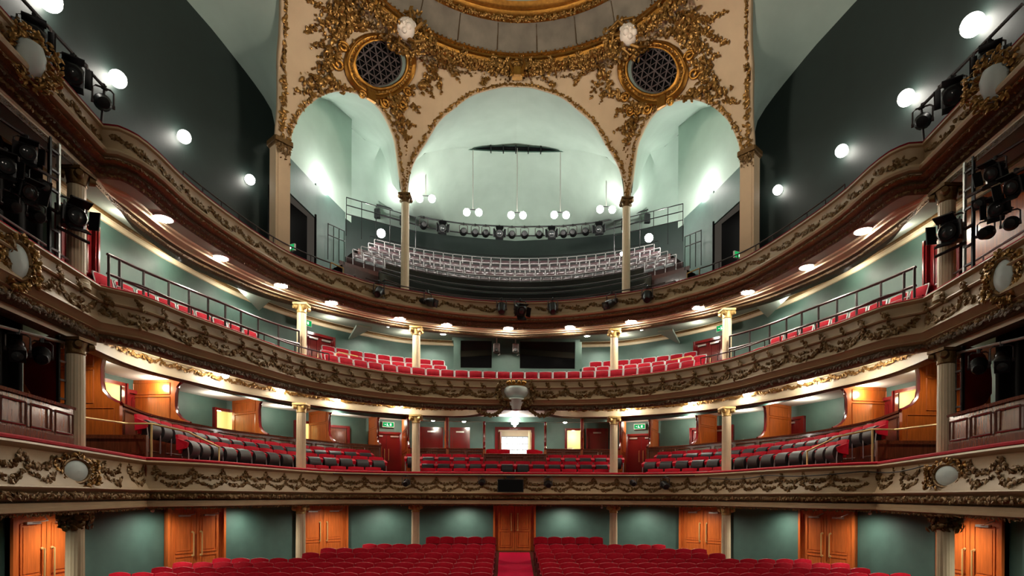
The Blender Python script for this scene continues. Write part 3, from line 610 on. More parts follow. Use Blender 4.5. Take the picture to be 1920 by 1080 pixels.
def pend_patch():
    vs = [Vector((a*KX, u)) for a, u in loop]; n = len(vs); ed = [(i, (i+1) % n) for i in range(n)]
    m0 = len(vs); vs += [Vector((a*KX, u)) for a, u in oc]; ed += [(m0+i, m0+(i+1) % len(oc)) for i in range(len(oc))]
    for a in np.arange(-98, -1, 2.6):
        for u in np.arange(.1, 1.5, .085): vs.append(Vector((a*KX+rng.uniform(-.02, .02), u+rng.uniform(-.01, .01))))
    r = delaunay_2d_cdt(vs, ed, [], 0, 1e-5); V, F = r[0], r[2]
    poly = np.array([(a*KX, u) for a, u in loop]); hole = np.array([(a*KX, u) for a, u in oc])
    def inside(P, x, y):
        c = False; j = len(P)-1
        for i in range(len(P)):
            if (P[i][1] > y) != (P[j][1] > y) and x < (P[j][0]-P[i][0])*(y-P[i][1])/(P[j][1]-P[i][1])+P[i][0]: c = not c
            j = i
        return c
    out = []
    for f in F:
        cx_ = sum(V[i].x for i in f)/len(f); cy_ = sum(V[i].y for i in f)/len(f)
        if inside(poly, cx_, cy_) and not inside(hole, cx_, cy_): out.append(tuple(f))
    return np.array([SP(v.x/KX, v.y) for v in V]), out
PV, PF = pend_patch()
for sg in (-1, 1):
    VV = PV*[-sg, 1, 1]; FF = []
    for f in PF:
        p0, p1, p2 = VV[list(f[:3])]; FF.append(f if np.cross(p1-p0, p2-p0)@(np.array([0, YC, 9.])-p0) > 0 else f[::-1])
    mb = MB(); mb.add(VV, FF)
    o = struct('wall_pendentive_'+SIDE[sg], mb, 'beige'); so = o.modifiers.new('thickness', 'SOLIDIFY'); so.thickness = .12; so.offset = -1
    # gilt leaf edging along the arches and the outer edge, then the sprays
    for nm, L, inn, m_, sz in (('arch_edging', ar1, .09, 'leafgold', .06), ('arch_edging', ar2, .09, 'leafgold', .06), ('vault_edging', lat, .13, 'leafgold', .075)):
        Q = [SP(a, u) for a, u in L]; seg = [float(np.linalg.norm(b-a)) for a, b in zip(Q[:-1], Q[1:])]; P = []; N = []
        for (a0, u0), (a1, u1), l in zip(L[:-1], L[1:], seg):
            for _ in range(max(1, int(l*46))):
                f = rng.uniform(); a = a0*(1-f)+a1*f; u = u0*(1-f)+u1*f
                # step inwards, away from the opening
                da, du = (a1-a0)*7.0*math.pi/180, (u1-u0)*4.35; ln = math.hypot(da, du)+1e-6; sgn = -1 if L is lat else 1
                pa, pu = -du/ln*sgn, da/ln*sgn; w = inn+rng.normal(0, .035)
                P.append(SP(a+pa*w/7.0*180/math.pi, min(u+pu*w/4.35, 1.56), .03)*[-sg, 1, 1]); n = SN(a, u); N.append(n*[-sg, 1, 1])
        mb = MB(); mb.leaves(P, N, sz, 0, .7); obj(nm, mb, m_, o)
    for L, w in BRANCH:
        Lq = [(a, zu(z)) for a, z in L]; P = []; N = []; wm = w/53*.5; k = len(Lq)-1; SZ = []; ln = sum(float(np.linalg.norm(SP(*b)-SP(*a))) for a, b in zip(Lq[:-1], Lq[1:]))
        for _ in range(int(ln*w*2.3)):
            f = rng.uniform()**.8*k; i = min(int(f), k-1); g = f-i; a = Lq[i][0]*(1-g)+Lq[i+1][0]*g; u = Lq[i][1]*(1-g)+Lq[i+1][1]*g
            ww = wm*(.25+.75*min(1, f/k*1.6)); a += rng.normal(0, .5)*ww/7*57.3; u += rng.normal(0, .5)*ww/4.35; u = min(u, 1.55)
            P.append(SP(a, u, .03+.12*(f/k)*rng.uniform())*[-sg, 1, 1]); N.append(SN(a, u)*[-sg, 1, 1]); SZ.append((.062+.05*f/k)*rng.uniform(.7, 1.35))
        mb = MB(); h = len(P)//2; mb.leaves(P[:h], N[:h], np.array(SZ[:h]), 0, .8, 0); mb.leaves(P[h:], N[h:], np.array(SZ[h:])*.9, 0, .8, 1); obj('foliage_spray', mb, 'leafgold', o)
    # scrolls beside the oculus
    mb = MB()
    for (a0, z0, rr, ph) in ((-58.5, 14.25, .22, .3), (-58.8, 13.75, .26, 2.), (-37.4, 13.75, .2, 4.), (-36.2, 14.2, .2, 1.), (-43, 13.52, .2, 3.), (-40, 13.6, .18, 5.), (-50.5, 13.35, .16, 0.)):
        u0 = zu(z0); P = []
        for t in np.linspace(0, 1, 22):
            q = ph+t*9.; r_ = rr*(1-.8*t); P.append(SP(a0+r_*math.cos(q)/7*57.3, min(u0+r_*math.sin(q)/4.35, 1.55), .09)*[-sg, 1, 1])
        mb.tube(P, np.linspace(.035, .06, 22), 6)
    obj('scrollwork', mb, 'gold', o)
    # the round grille in its gilt frame
    O3 = np.array([SP(a, u) for a, u in oc])*[-sg, 1, 1]; c = O3.mean(0); n = np.linalg.svd(O3-c)[2][2]; n = n if n@(np.array([0, YC, 9])-c) > 0 else -n
    tv = np.cross([0, 0, 1.], n); tv /= np.linalg.norm(tv); wv = np.cross(n, tv)
    rel = O3-c; ex = np.abs(rel@tv).max(); ey = np.abs(rel@wv).max()
    t = thing('oculus_vent', f'round dark star-pattern grille in a gilt beaded frame, high in the {SIDE[sg]} pendentive', 'vent', c)
    oa = np.array(oc); om = oa.mean(0)
    def sf(k, d, m=40):
        idx = np.linspace(0, len(oa), m, endpoint=False); out = []
        for q in idx:
            i = int(q); f = q-i; v = oa[i]*(1-f)+oa[(i+1) % len(oa)]*f; w_ = om+(v-om)*k; out.append(SP(w_[0], min(w_[1], 1.56), d)*[-sg, 1, 1]-c)
        return out
    el = lambda k, d, m=40: [(p_-n*(p_@n))*k+n*d for p_ in sf(1., 0., m)]
    def rings(mb, prof, mi=0):
        G = [(lambda R_: R_+[R_[0]])(sf(k, d) if k >= 1 else el(k, d)) for k, d in prof]; mb.grid(G, mi)
    mb = MB(); rings(mb, [(1.42, -.02), (1.46, .06), (1.40, .12), (1.33, .10), (1.28, .05), (1.22, .06), (1.16, .05), (1.10, .10), (1.03, .10), (1.0, .05), (1.0, -.1)]); obj('frame', mb, 'gold', t)
    mb = MB(); E2 = sf(1.20, .10, 46); mb.leaves(E2, [n]*46, .07, 0, .2, 1); obj('bead_ring', mb, 'leafgold', t)
    mb = MB(); rings(mb, [(1.0, .06), (.99, -.02), (.97, -.16)]); obj('reveal', mb, 'pale', t)
    mb = MB(); G = el(.985, -.21, 40); mb.add(G, [tuple(range(40))]); obj('void', mb, 'bfab', t)
    mb = MB(); st = .46
    for k3 in range(3):
        th = k3*math.pi/3; d1_ = np.array([math.cos(th), math.sin(th)]); p1_ = np.array([-d1_[1], d1_[0]])
        for j in range(-8, 9):
            off = j*st*.866/2; R_ = min(ex, ey)*.97
            if abs(off) < R_:
                hl = math.sqrt(R_*R_-off*off); A_ = p1_*off-d1_*hl; B_ = p1_*off+d1_*hl
                f3 = lambda q: tv*q[0]*ex/min(ex, ey)+wv*q[1]*ey/min(ex, ey)+n*(-.14)
                mb.tube([f3(A_), f3(B_)], .016 if j % 2 else .028, 4)
    rings(mb, [(.98, -.14), (.92, -.13), (.92, -.16)]); obj('grille', mb, mat('brown_grille_iron', sr(74, 60, 58), .6) if sg < 0 else bpy.data.materials['brown_grille_iron'], t)
    mb = MB(); mb.bbox((0, 0, 0), (.34, .1, .40), b=.03, rz=math.atan2(n[1], n[0])+math.pi/2); q_ = np.array(sf(1.35, .10))[28]; mb.V[0] += q_; obj('keystone', mb, 'gold', t)
    # white plaster cherub head at the dome rim
    hc = np.array([sg*3.66, 18.72, 15.25]); t = thing('cherub_head', f'white plaster cherub head among gilt leaves at the {SIDE[sg]} of the dome rim', 'sculpture', hc)
    mb = MB(); mb.ball((0, -.05, 0), .30, n=16, m=12, sc=(1, .95, 1.08)); mb.ball((0, -.33, -.02), .06, sc=(.8, 1, 1)); mb.ball((-.13, -.25, -.08), .11); mb.ball((.13, -.25, -.08), .11); mb.ball((0, -.24, -.2), .09)
    mb.ball((-.10, -.31, .07), .035); mb.ball((.10, -.31, .07), .035); obj('face', mb, 'plaster', t)
    mb = MB()
    for _ in range(34): a, b = rng.uniform(0, 6.28), rng.uniform(.25, 1.2); mb.ball((.31*math.cos(a)*math.cos(b), -.02+.29*math.sin(a)*math.cos(b)*(.5 if math.sin(a) < 0 else 1), .33*math.sin(b)), .07, n=7, m=5)
    obj('hair', mb, 'plaster', t)
    mb = MB(); P = [hc*0+np.array([math.cos(q)*rng.uniform(.42, .85), rng.uniform(0, .3), math.sin(q)*rng.uniform(.42, .8)]) for q in rng.uniform(0, 6.28, 170)]; mb.leaves(P, [(0, -1, -.4)]*170, .085, 0, .9)
    for q in range(6): mb.tube([(.3*math.cos(q), 0, .3*math.sin(q)), (.55*math.cos(q+.3), -.1, .55*math.sin(q+.3)), (.7*math.cos(q+.8), .05, .6*math.sin(q+.8))], (.06, .05, .03), 6)
    obj('wreath', mb, 'leafgold', t)
    # pilaster under the outer foot of the pendentive
    p0 = SP(-68.14, 0)*[-sg, 1, 1]; p1 = SP(-71.3, 0)*[-sg, 1, 1]; c = (p0+p1)/2; w = float(np.linalg.norm(p1-p0)); ang = math.atan2((p1-p0)[1], (p1-p0)[0]); nn = np.array([math.sin(ang), -math.cos(ang)]); nn = nn if nn@(-c[:2]) > 0 else -nn
    t = thing('pilaster', f'flat cream pilaster under the {SIDE[sg]} foot of the arcade', 'pilaster', (c[0]-nn[0]*.2, c[1]-nn[1]*.2, 6.5), math.atan2(nn[1], nn[0])+math.pi/2, None, 'thing')
    obj('shaft', MB().box((0, 0, 2.15), (w, .4, 4.3)).box((0, -.205, 2.0), (w*.7, .012, 3.6)), 'beige', t)
    mb = MB(); mb.bbox((0, 0, 4.22), (w+.14, .56, .16), b=.03); mb.box((0, 0, 4.1), (w+.06, .46, .06)); obj('capital', mb, 'bgold', t)
    mb = MB(); P = [(rng.uniform(-w/2, w/2), -.24, 4.1-abs(rng.normal(0, .16))) for _ in range(90)]; mb.leaves(P, [(0, -1, 0)]*90, .05, 0, .7); obj('capital_foliage', mb, 'bgold', t)
# keystone cluster over the great arch
t = thing('keystone_console', 'gilt scrolled keystone with leaves over the crown of the great arch', 'ornament', (0, 20.12, 14.86))
mb = MB(); mb.bbox((0, 0, .12), (.36, .3, .34), b=.05); mb.tube([(-.22, -.1, .52), (-.26, -.2, .3), (-.17, -.18, .05), (-.2, -.15, -.08)], .055, 6); mb.tube([(.22, -.1, .52), (.26, -.2, .3), (.17, -.18, .05), (.2, -.15, -.08)], .055, 6); mb.ball((-.19, -.18, -.08), .07); mb.ball((.19, -.18, -.08), .07); obj('console', mb, 'gold', t)
mb = MB(); P = [(sg*rng.uniform(.15, .95), rng.uniform(-.2, .1), .32+rng.normal(0, .16)*(1-.3)) for sg in (-1, 1) for _ in range(130)]; mb.leaves(P, [(0, -1, -.3)]*260, .08, 0, .8); obj('foliage', mb, 'leafgold', t)
# dome
AX = (0, YC, 0)
mb = MB(); mb.lathe([(5.62, 15.30), (5.55, 15.18), (5.44, 15.14), (5.36, 15.20), (5.40, 15.30), (5.34, 15.42), (5.26, 15.44), (5.28, 15.52), (5.40, 15.58), (5.46, 15.70), (5.40, 15.74)], AX, 96, 0)
mb.F = mb.F[:-2]; mb.I = mb.I[:-2]; dome = struct('ceiling_dome', MB().lathe([(4.70, 16.98), (4.55, 17.25), (4.1, 17.9), (3.2, 18.5), (1.9, 18.95), (.4, 19.1)], AX, 96), 'pale'); obj('rim_cornice', mb, 'gold', dome)
mb = MB(); mb.lathe([(5.44, 15.72), (5.38, 15.9), (5.25, 16.2), (5.10, 16.5), (5.06, 16.55)], AX, 96, 0); mb.F = mb.F[:-2]; mb.I = mb.I[:-2]; obj('frieze', mb, 'frieze', dome)
mb = MB()
for q in range(24): a = q*math.pi/12+.13; mb.tube([((r_-.012)*math.sin(a), YC+(r_-.012)*math.cos(a), z) for r_, z in ((5.40, 15.8), (5.25, 16.2), (5.10, 16.5))], .018, 4)
obj('frieze_joint', mb, 'brown', dome)
mb = MB(); mb.lathe([(5.06, 16.52), (4.98, 16.56), (5.0, 16.64), (4.90, 16.68), (4.84, 16.76), (4.88, 16.84), (4.76, 16.90), (4.72, 16.98), (4.68, 17.0)], AX, 96); mb.F = mb.F[:-2]; mb.I = mb.I[:-2]; obj('crown_moulding', mb, 'gold', dome)
def ringleaves(name, r_, z, jr, jz, k, size, m_, kind=0, dn=(-.8, -.3)):
    P = []; N = []
    for a in rng.uniform(-2.0, 2.0, k):
        rr = r_+rng.normal(0, jr); P.append((rr*math.sin(a), YC+rr*math.cos(a), z+rng.normal(0, jz))); N.append((-math.sin(a)*.8, -math.cos(a)*.8, -.5))
    mb = MB(); mb.leaves(P, N, size, 0, .7, kind); return obj(name, mb, m_, dome)
ringleaves('leaf_garland', 5.30, 15.20, .05, .035, 1500, .06, 'leafgold'); ringleaves('leaf_garland', 5.46, 15.10, .06, .05, 1800, .07, 'leafgold')
ringleaves('leaf_garland', 5.74, 14.98, .05, .05, 600, .06, 'bgold')
ringleaves('leaf_garland', 4.93, 16.55, .03, .04, 1500, .05, 'leafgold')
mb = MB(); P = []; N = []
for a in np.arange(-2., 2., .03):
    for kz, rr in ((15.74, 5.36), (15.66, 5.40)): P.append((rr*math.sin(a), YC+rr*math.cos(a), kz)); N.append((-math.sin(a), -math.cos(a), -.3))
mb.leaves(P, N, .05, 0, .3, 1); obj('bud_row', mb, 'gold', dome)
mb = MB()
for a in np.arange(-1.9, 1.95, .1925):
    P = [(5.30*math.sin(a)+rng.normal(0, .05), YC+5.30*math.cos(a)+rng.normal(0, .05), 15.42+rng.normal(0, .06)) for _ in range(12)]; mb.leaves(P, [(-math.sin(a), -math.cos(a), -.4)]*12, .06, 0, .8)
obj('leaf_tie', mb, 'leafgold', dome)
# ---------------------------------------------------------------- the gallery's pale vaults, its walls and the side walls
DADO = catmull([(-8.3, 27.1), (-6.8, 28.0), (-5.2, 28.8), (-3.3, 29.35), (0, 29.85)], .3)
REARC = [(-7.0, 24.2, 15.55), (-6.45, 24.5, 15.2), (-5.8, 24.5, 14.9), (-5.35, 24.0, 13.85), (-5.05, 23.4, 12.75), (-4.5, 21.7, 11.75), (-4.15, 22.5, 13.0), (-3.75, 23.5, 14.1), (-2.9, 24.5, 14.93), (-1.6, 25.2, 15.4), (0, 25.4, 15.58)]
for sg in (-1, 1):
    m3 = np.array([-sg, 1, 1.])
    # shell between the dado and the groin line
    nA = 40; tq = np.linspace(0, 1, nA); RC = np.array(REARC); cl = np.r_[0, np.cumsum(np.linalg.norm(np.diff(RC, axis=0), axis=1))]; cl /= cl[-1]
    R3 = np.array([[np.interp(t, cl, RC[:, k]) for k in range(3)] for t in tq]); dl = np.linspace(0, 1, len(DADO)); D3 = np.array([[np.interp(t, dl, DADO[:, 0]), np.interp(t, dl, DADO[:, 1]), 13.4] for t in tq])
    mb = MB(); G = []
    for a, b in zip(D3, R3):
        c = np.array([a[0]*.8+b[0]*.2, a[1]*.8+b[1]*.2, max(b[2]*.9+a[2]*.1, 13.5)]); G.append([((1-t)**2*a+2*t*(1-t)*c+t*t*b)*m3 for t in np.linspace(0, 1, 12)])
    mb.grid(G, 0, sg > 0); o = struct('ceiling_gallery_shell_'+SIDE[sg], mb, 'pale')
    # vault between the arches and the groin line
    A1 = np.array([SP(a, u, -.10) for a, u in ar1]); A2 = np.array([SP(a, u, -.10) for a, u in ar2])
    sA = np.array([[-7.55, 18.7, 11.7], [-7.6, 19.2, 12.9], [-7.45, 20.2, 14.1], [-7.1, 21.6, 14.9], [-6.6, 23.0, 15.1]])
    n1 = len(A1); h = 9*n1//16; tgt = []
    la = np.linspace(0, 1, len(sA)); lb = np.linspace(0, 1, 5)
    for i in range(n1):
        if i <= h: t = i/h; tgt.append([np.interp(t, la, sA[:, k]) for k in range(3)])
        else: t = (i-h)/(n1-1-h); tgt.append([np.interp(t, np.linspace(0, 1, 6), np.vstack([sA[-1:], RC[:5]])[:, k]) for k in range(3)])
    tgt = np.array(tgt); mb = MB(); mb.grid([[(a*(1-t)+b*t)*m3 for t in np.linspace(0, 1, 8)] for a, b in zip(A1, tgt)])
    n2 = len(A2); tg2 = np.array([[np.interp(t, np.linspace(0, 1, 6), RC[5:, k]) for k in range(3)] for t in np.linspace(0, 1, n2)]); mb.grid([[(a*(1-t)+b*t)*m3 for t in np.linspace(0, 1, 8)] for a, b in zip(A2, tg2)])
    struct('ceiling_gallery_vault_'+SIDE[sg], mb, 'pale')
    # the pier wall seen through the small arch
    mb = MB(); bot = np.array([[-7.65, 18.5], [-7.65, 19.2], [-7.45, 20.2], [-7.1, 21.6], [-6.6, 23.0]])
    mb.grid([[(np.array([b[0], b[1], 10.95])*(1-t)+a*t)*m3 for t in np.linspace(0, 1, 6)] for a, b in zip(sA, bot)])
    mb.grid([[np.array([-6.6, 23.0, z])*m3, np.array([-7.9, 23.9, z])*m3, np.array([-8.6, 27.2, z])*m3] for z in (11.15, 15.4)])
    struct('wall_gallery_pier_'+SIDE[sg], mb, 'pale')
    # side wall over the gallery and the pale cove above it
    L3 = catmull([(-9.4, 5.0), (-9.6, 8.5), (-9.73, 11.8), (-9.85, 14.0), (-9.5, 16.2), (-8.6, 18.3), (-7.95, 19.4)], .35)
    tz = [(5., 13.9), (10, 14.05), (13.5, 14.2), (16.2, 14.1), (17.2, 13.9), (17.7, 13.67), (18.3, 13.4), (18.8, 13.1), (19.1, 12.8), (19.25, 12.35), (19.4, 11.6)]
    Zt = np.interp(L3[:, 1], [q[0] for q in tz], [q[1] for q in tz])
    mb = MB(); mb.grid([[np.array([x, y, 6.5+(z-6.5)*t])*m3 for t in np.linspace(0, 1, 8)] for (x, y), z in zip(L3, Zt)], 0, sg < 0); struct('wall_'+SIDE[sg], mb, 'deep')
    LA = np.array([SP(a+.9, u+.0, -.06) for a, u in lat]+[SP(-110-10*k, zu(14.95)) for k in range(4)]); W3 = np.c_[L3, Zt][::-1]; mb = MB(); G = []
    cl1 = np.r_[0, np.cumsum(np.linalg.norm(np.diff(LA, axis=0), axis=1))]; cl1 /= cl1[-1]; cl2 = np.r_[0, np.cumsum(np.linalg.norm(np.diff(W3, axis=0), axis=1))]; cl2 /= cl2[-1]
    for t in np.linspace(0, 1, 40):
        a = np.array([np.interp(t, cl1, LA[:, k]) for k in range(3)]); b = np.array([np.interp(t, cl2, W3[:, k]) for k in range(3)]); c = (a+b)/2+np.array([0, 0, .35])*min(1, np.linalg.norm(a-b)/2)
        G.append([((1-q)**2*a+2*q*(1-q)*c+q*q*b)*m3 for q in np.linspace(0, 1, 9)])
    mb.grid(G); struct('ceiling_side_cove_'+SIDE[sg], mb, 'pale')
    # dark green booth behind the pilaster
    t = thing('lighting_booth', f'dark green booth with a black opening behind the {SIDE[sg]} pilaster', 'booth', (0, 0, 0))
    bp = [(-7.95, 18.4), (-7.45, 20.5), (-7.15, 22.5), (-8.8, 23.5), (-8.8, 18.4)]
    mb = MB(); wl = [((-7.5, 18.4), (-7.15, 20.5), 6.9, 7.5), ((-7.5, 18.4), (-7.15, 20.5), 9.9, 11.05), ((-7.15, 20.5), (-6.72, 22.6), 6.9, 11.15)]
    for (a, b, z0, z1) in wl:
        n_ = np.array([b[1]-a[1], -(b[0]-a[0])]); n_ = n_/np.linalg.norm(n_)*.06
        mb.add(np.array([(a[0], a[1], z0), (b[0], b[1], z0), (b[0], b[1], z1), (a[0], a[1], z1), (a[0]-n_[0], a[1]-n_[1], z0), (b[0]-n_[0], b[1]-n_[1], z0), (b[0]-n_[0], b[1]-n_[1], z1), (a[0]-n_[0], a[1]-n_[1], z1)])*m3, [(0, 1, 2, 3), (7, 6, 5, 4), (0, 4, 5, 1), (3, 2, 6, 7), (1, 5, 6, 2), (0, 3, 7, 4)])
    obj('booth_wall', mb, 'green', t)
    mb = MB(); mb.add(np.array([(-8.0, 18.5, 7.4), (-7.5, 20.6, 7.4), (-7.5, 20.6, 10.0), (-8.0, 18.5, 10.0)])*m3, [(0, 1, 2, 3)]); mb.tube([np.array(q)*m3 for q in ((-7.15, 20.45, 6.9), (-7.15, 20.45, 10))], .04, 6); obj('dark_opening', mb, 'bfab', t)
# dado wall, ceiling slot and gallery floor
dd = np.vstack([DADO, DADO[::-1][1:]*[-1, 1]])
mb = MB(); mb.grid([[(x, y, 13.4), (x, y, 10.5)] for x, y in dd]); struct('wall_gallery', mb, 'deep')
t = thing('ceiling_vent', 'dark lens-shaped slot in the pale gallery ceiling behind the great arch', 'vent', (0, 25.0, 15.5))
U = np.linspace(-1, 1, 33); hi = [(2.3*u, .02*u*u, -.10+.02*u*u-.21*abs(u)**2.4) for u in U]; lo = [(2.3*u, .12-.10*u*u, -.31+.06*(1-u*u)*0+.06) for u in U]
mb = MB(); mb.grid([[h_, (h_[0], h_[1]+.9, h_[2]+.25)] for h_ in hi]); mb.grid([[l_, (l_[0], l_[1]+.5, l_[2]+.42)] for l_ in lo]); mb.grid([[(l_[0], l_[1], l_[2]-.05), l_] for l_ in lo]); obj('slot_reveal', mb, 'green', t)
mb = MB(); mb.grid([[(h_[0]*.97, h_[1]+.06, h_[2]-.004), (l_[0]*.97, l_[1]+.02, l_[2]+.035)] for h_, l_ in zip(hi, lo)]); obj('slot_void', mb, 'bfab', t)
mb = MB()
for k in range(5): mb.box((-1.1+.55*k, .1, -.2), (.05, .3, .2))
obj('louvre', mb, 'black', t)
GC = (0., 16.0)
def arcp(R, lim, k=50): return np.array([(R*math.sin(a), GC[1]+R*math.cos(a)) for a in np.linspace(-lim, lim, k)])
GR = [(6.4+.8*k, (6.9, 7.5, 8.0, 8.6, 9.1, 9.7, 10.3, 10.9)[k]) for k in range(8)]
def glim(R): return min(math.asin(min(1, 7.0/R)), .86)
mb = MB()
for k, (R, z) in enumerate(GR):
    lim = glim(R)+.02; a = arcp(R-.42, lim); b = arcp(R+.40, lim)
    zlo = z-.62 if k else 6.5
    mb.grid([[(*p, zlo), (*p, z), (*q, z)] for p, q in zip(a, b)])
struct('floor_gallery', mb, 'dmahog', False)
mb = MB()
mb.grid([[(*p, 10.9), (*q, 10.9)] for p, q in zip(arcp(12.35, .62), arcp(14.2, .62))]); struct('floor_gallery_passage', mb, 'dmahog', False)
# ---------------------------------------------------------------- lamps
def downlight_mesh(r):
    a = MB().lathe([(r*1.22, 0), (r*1.25, -.02), (r*1.05, -.03), (r, -.015)], n=24).mesh('bezel', 'white'); b = MB().lathe([(r, -.012), (r*.92, -.03), (r*.7, -.045), (r*.35, -.055), (.005, -.058)], n=24).mesh('glowing_disc', 'lamp'); return a, b
DM = downlight_mesh(.19); DM2 = downlight_mesh(.15)
def downlight(x, y, z, label, dm=DM, group=None):
    t = thing('ceiling_downlight', label, 'light', (x, y, z), 0, group); obj('bezel', dm[0], None, t); obj('glowing_disc', dm[1], None, t); return t
NUM = ['first', 'second', 'third', 'fourth', 'fifth', 'sixth', 'seventh', 'eighth']
LO = [(2.3, 21.3), (4.16, 20.52), (6.09, 18.92), (7.14, 17.44), (7.98, 15.48), (8.2, 13.33)]
for sg in (-1, 1):
    for k, (x, y) in enumerate(LO):
        if sg < 0 and k == 0: x, y = 2.56, 21.19
        if sg > 0 and k == 0: x = 2.03
        downlight(sg*x, y, 6.38, f'round ceiling downlight under the top balcony rim, {NUM[k]} out from the centre one, {SIDE[sg]} half')
    for k, (x, y) in enumerate([(2.9, 22.95), (4.89, 22.0), (9.08, 12.62)]):
        downlight(sg*x, y, 6.55, f'smaller downlight behind the top balcony beam, {NUM[k]} out from the centre, {SIDE[sg]} half', DM2)
downlight(-.28, 21.56, 6.38, 'round ceiling downlight at the middle of the top balcony rim')
def batten(x, y, z, label):
    t = thing('ceiling_lamp', label, 'light', (x, y, z)); obj('holder', MB().lathe([(.06, 0), (.06, -.06), (.09, -.10)], n=16), 'white', t); obj('glowing_bulb', MB().ball((0, 0, -.13), .09, n=14, m=10), 'lampb', t); return t
for sg in (-1, 1):
    for k, (x, y) in enumerate([(2.12, 21.5), (4.08, 20.55), (6.05, 19.5), (7.32, 17.95), (8.0, 15.82), (8.24, 13.7)]):
        batten(sg*x, y, 3.42, f'bare ceiling lamp under the middle balcony, {NUM[k]} out from the cartouche, {SIDE[sg]} half')
    batten(sg*2.2, 24.8, 3.42, f'bare ceiling lamp over the {SIDE[sg]} pair of red doors at the back'); 
    if sg < 0: batten(sg*3.5, 24.5, 3.42, 'bare ceiling lamp over the single red door at the back')
t = thing('glass_chandelier', 'cluster ceiling lamp of three glowing tiers before the back window', 'chandelier', (0, 24.1, 3.42))
obj('stem', MB().lathe([(.05, 0), (.05, -.3)], n=8), 'brass', t); mb = MB()
for k in range(6): a = k*math.pi/3; mb.ball((.14*math.cos(a), .14*math.sin(a), -.16), .06, n=8, m=6); mb.ball((.10*math.cos(a), .10*math.sin(a), -.32), .05, n=8, m=6)
mb.ball((0, 0, -.42), .06); obj('glowing_bulb', mb, 'lampc', t)
# wall globes over the gallery, pendant clusters and corner globes
def globe(x, y, z, label, r=.19, m_='lampw', cat='light'):
    a = math.atan2(-y+12, -x); t = thing('wall_globe_lamp', label, cat, (x, y, z), a-math.pi/2)
    obj('glowing_globe', MB().ball((0, .14, 0), r, n=18, m=12), m_, t); obj('wall_plate', MB().lathe([(.12, 0), (.12, .05), (.06, .07)], n=14, rot=rotx(-math.pi/2)), 'white', t); return t
for sg in (-1, 1):
    for k, (x, y) in enumerate([(8.58, 18.35), (9.45, 16.2), (9.8, 13.98), (9.67, 11.75)]):
        globe(sg*x, y, 10.0, f'glowing globe lamp on the dark {SIDE[sg]} side wall, {NUM[k]} from the pilaster', r=(.15, .17, .19, .22)[k])
for k, (px, zz) in enumerate([(-4.05, 13.95), (-1.98, 13.35), (.07, 13.25), (2.07, 13.3), (4.1, 13.6)]):
    y = 25.0-.05*px*px; zz = zz*(25.0-.05*px*px)/26.6; zt = 15.3-.06*px*px; px = px*.94
    t = thing('pendant_lamp_cluster', f'hanging cluster of glowing gallery lamps, {NUM[k]} from the photo\'s left', 'light', (px, y, zz))
    obj('rod', MB().tube([(0, 0, .05), (0, 0, zt-zz)], .02, 5), 'steel', t); mb = MB(); mb.tube([(-.28, 0, .02), (.28, 0, .02)], .02, 5); obj('crossbar', mb, 'black', t)
    for q in (-.26, .26): obj('glowing_lamp', MB().ball((q, 0, -.10), .15, n=14, m=10), 'lampc', t)
for sg in (-1, 1):
    globe(sg*5.35, 22.6, 10.30, f'glowing globe lamp among the rows of the {SIDE[sg]} gallery seats', r=.16, m_='lampc')
    globe(sg*7.1, 21.3, 11.25, f'glowing globe lamp on top of the {SIDE[sg]} lighting booth', r=.13, m_='lampc')
t = thing('wall_globe_lamp', 'small glowing bulb beside the slender column under the great arch', 'light', (3.96, 21.2, 9.1)); obj('glowing_globe', MB().ball((0, 0, 0), .07), 'lampc', t)
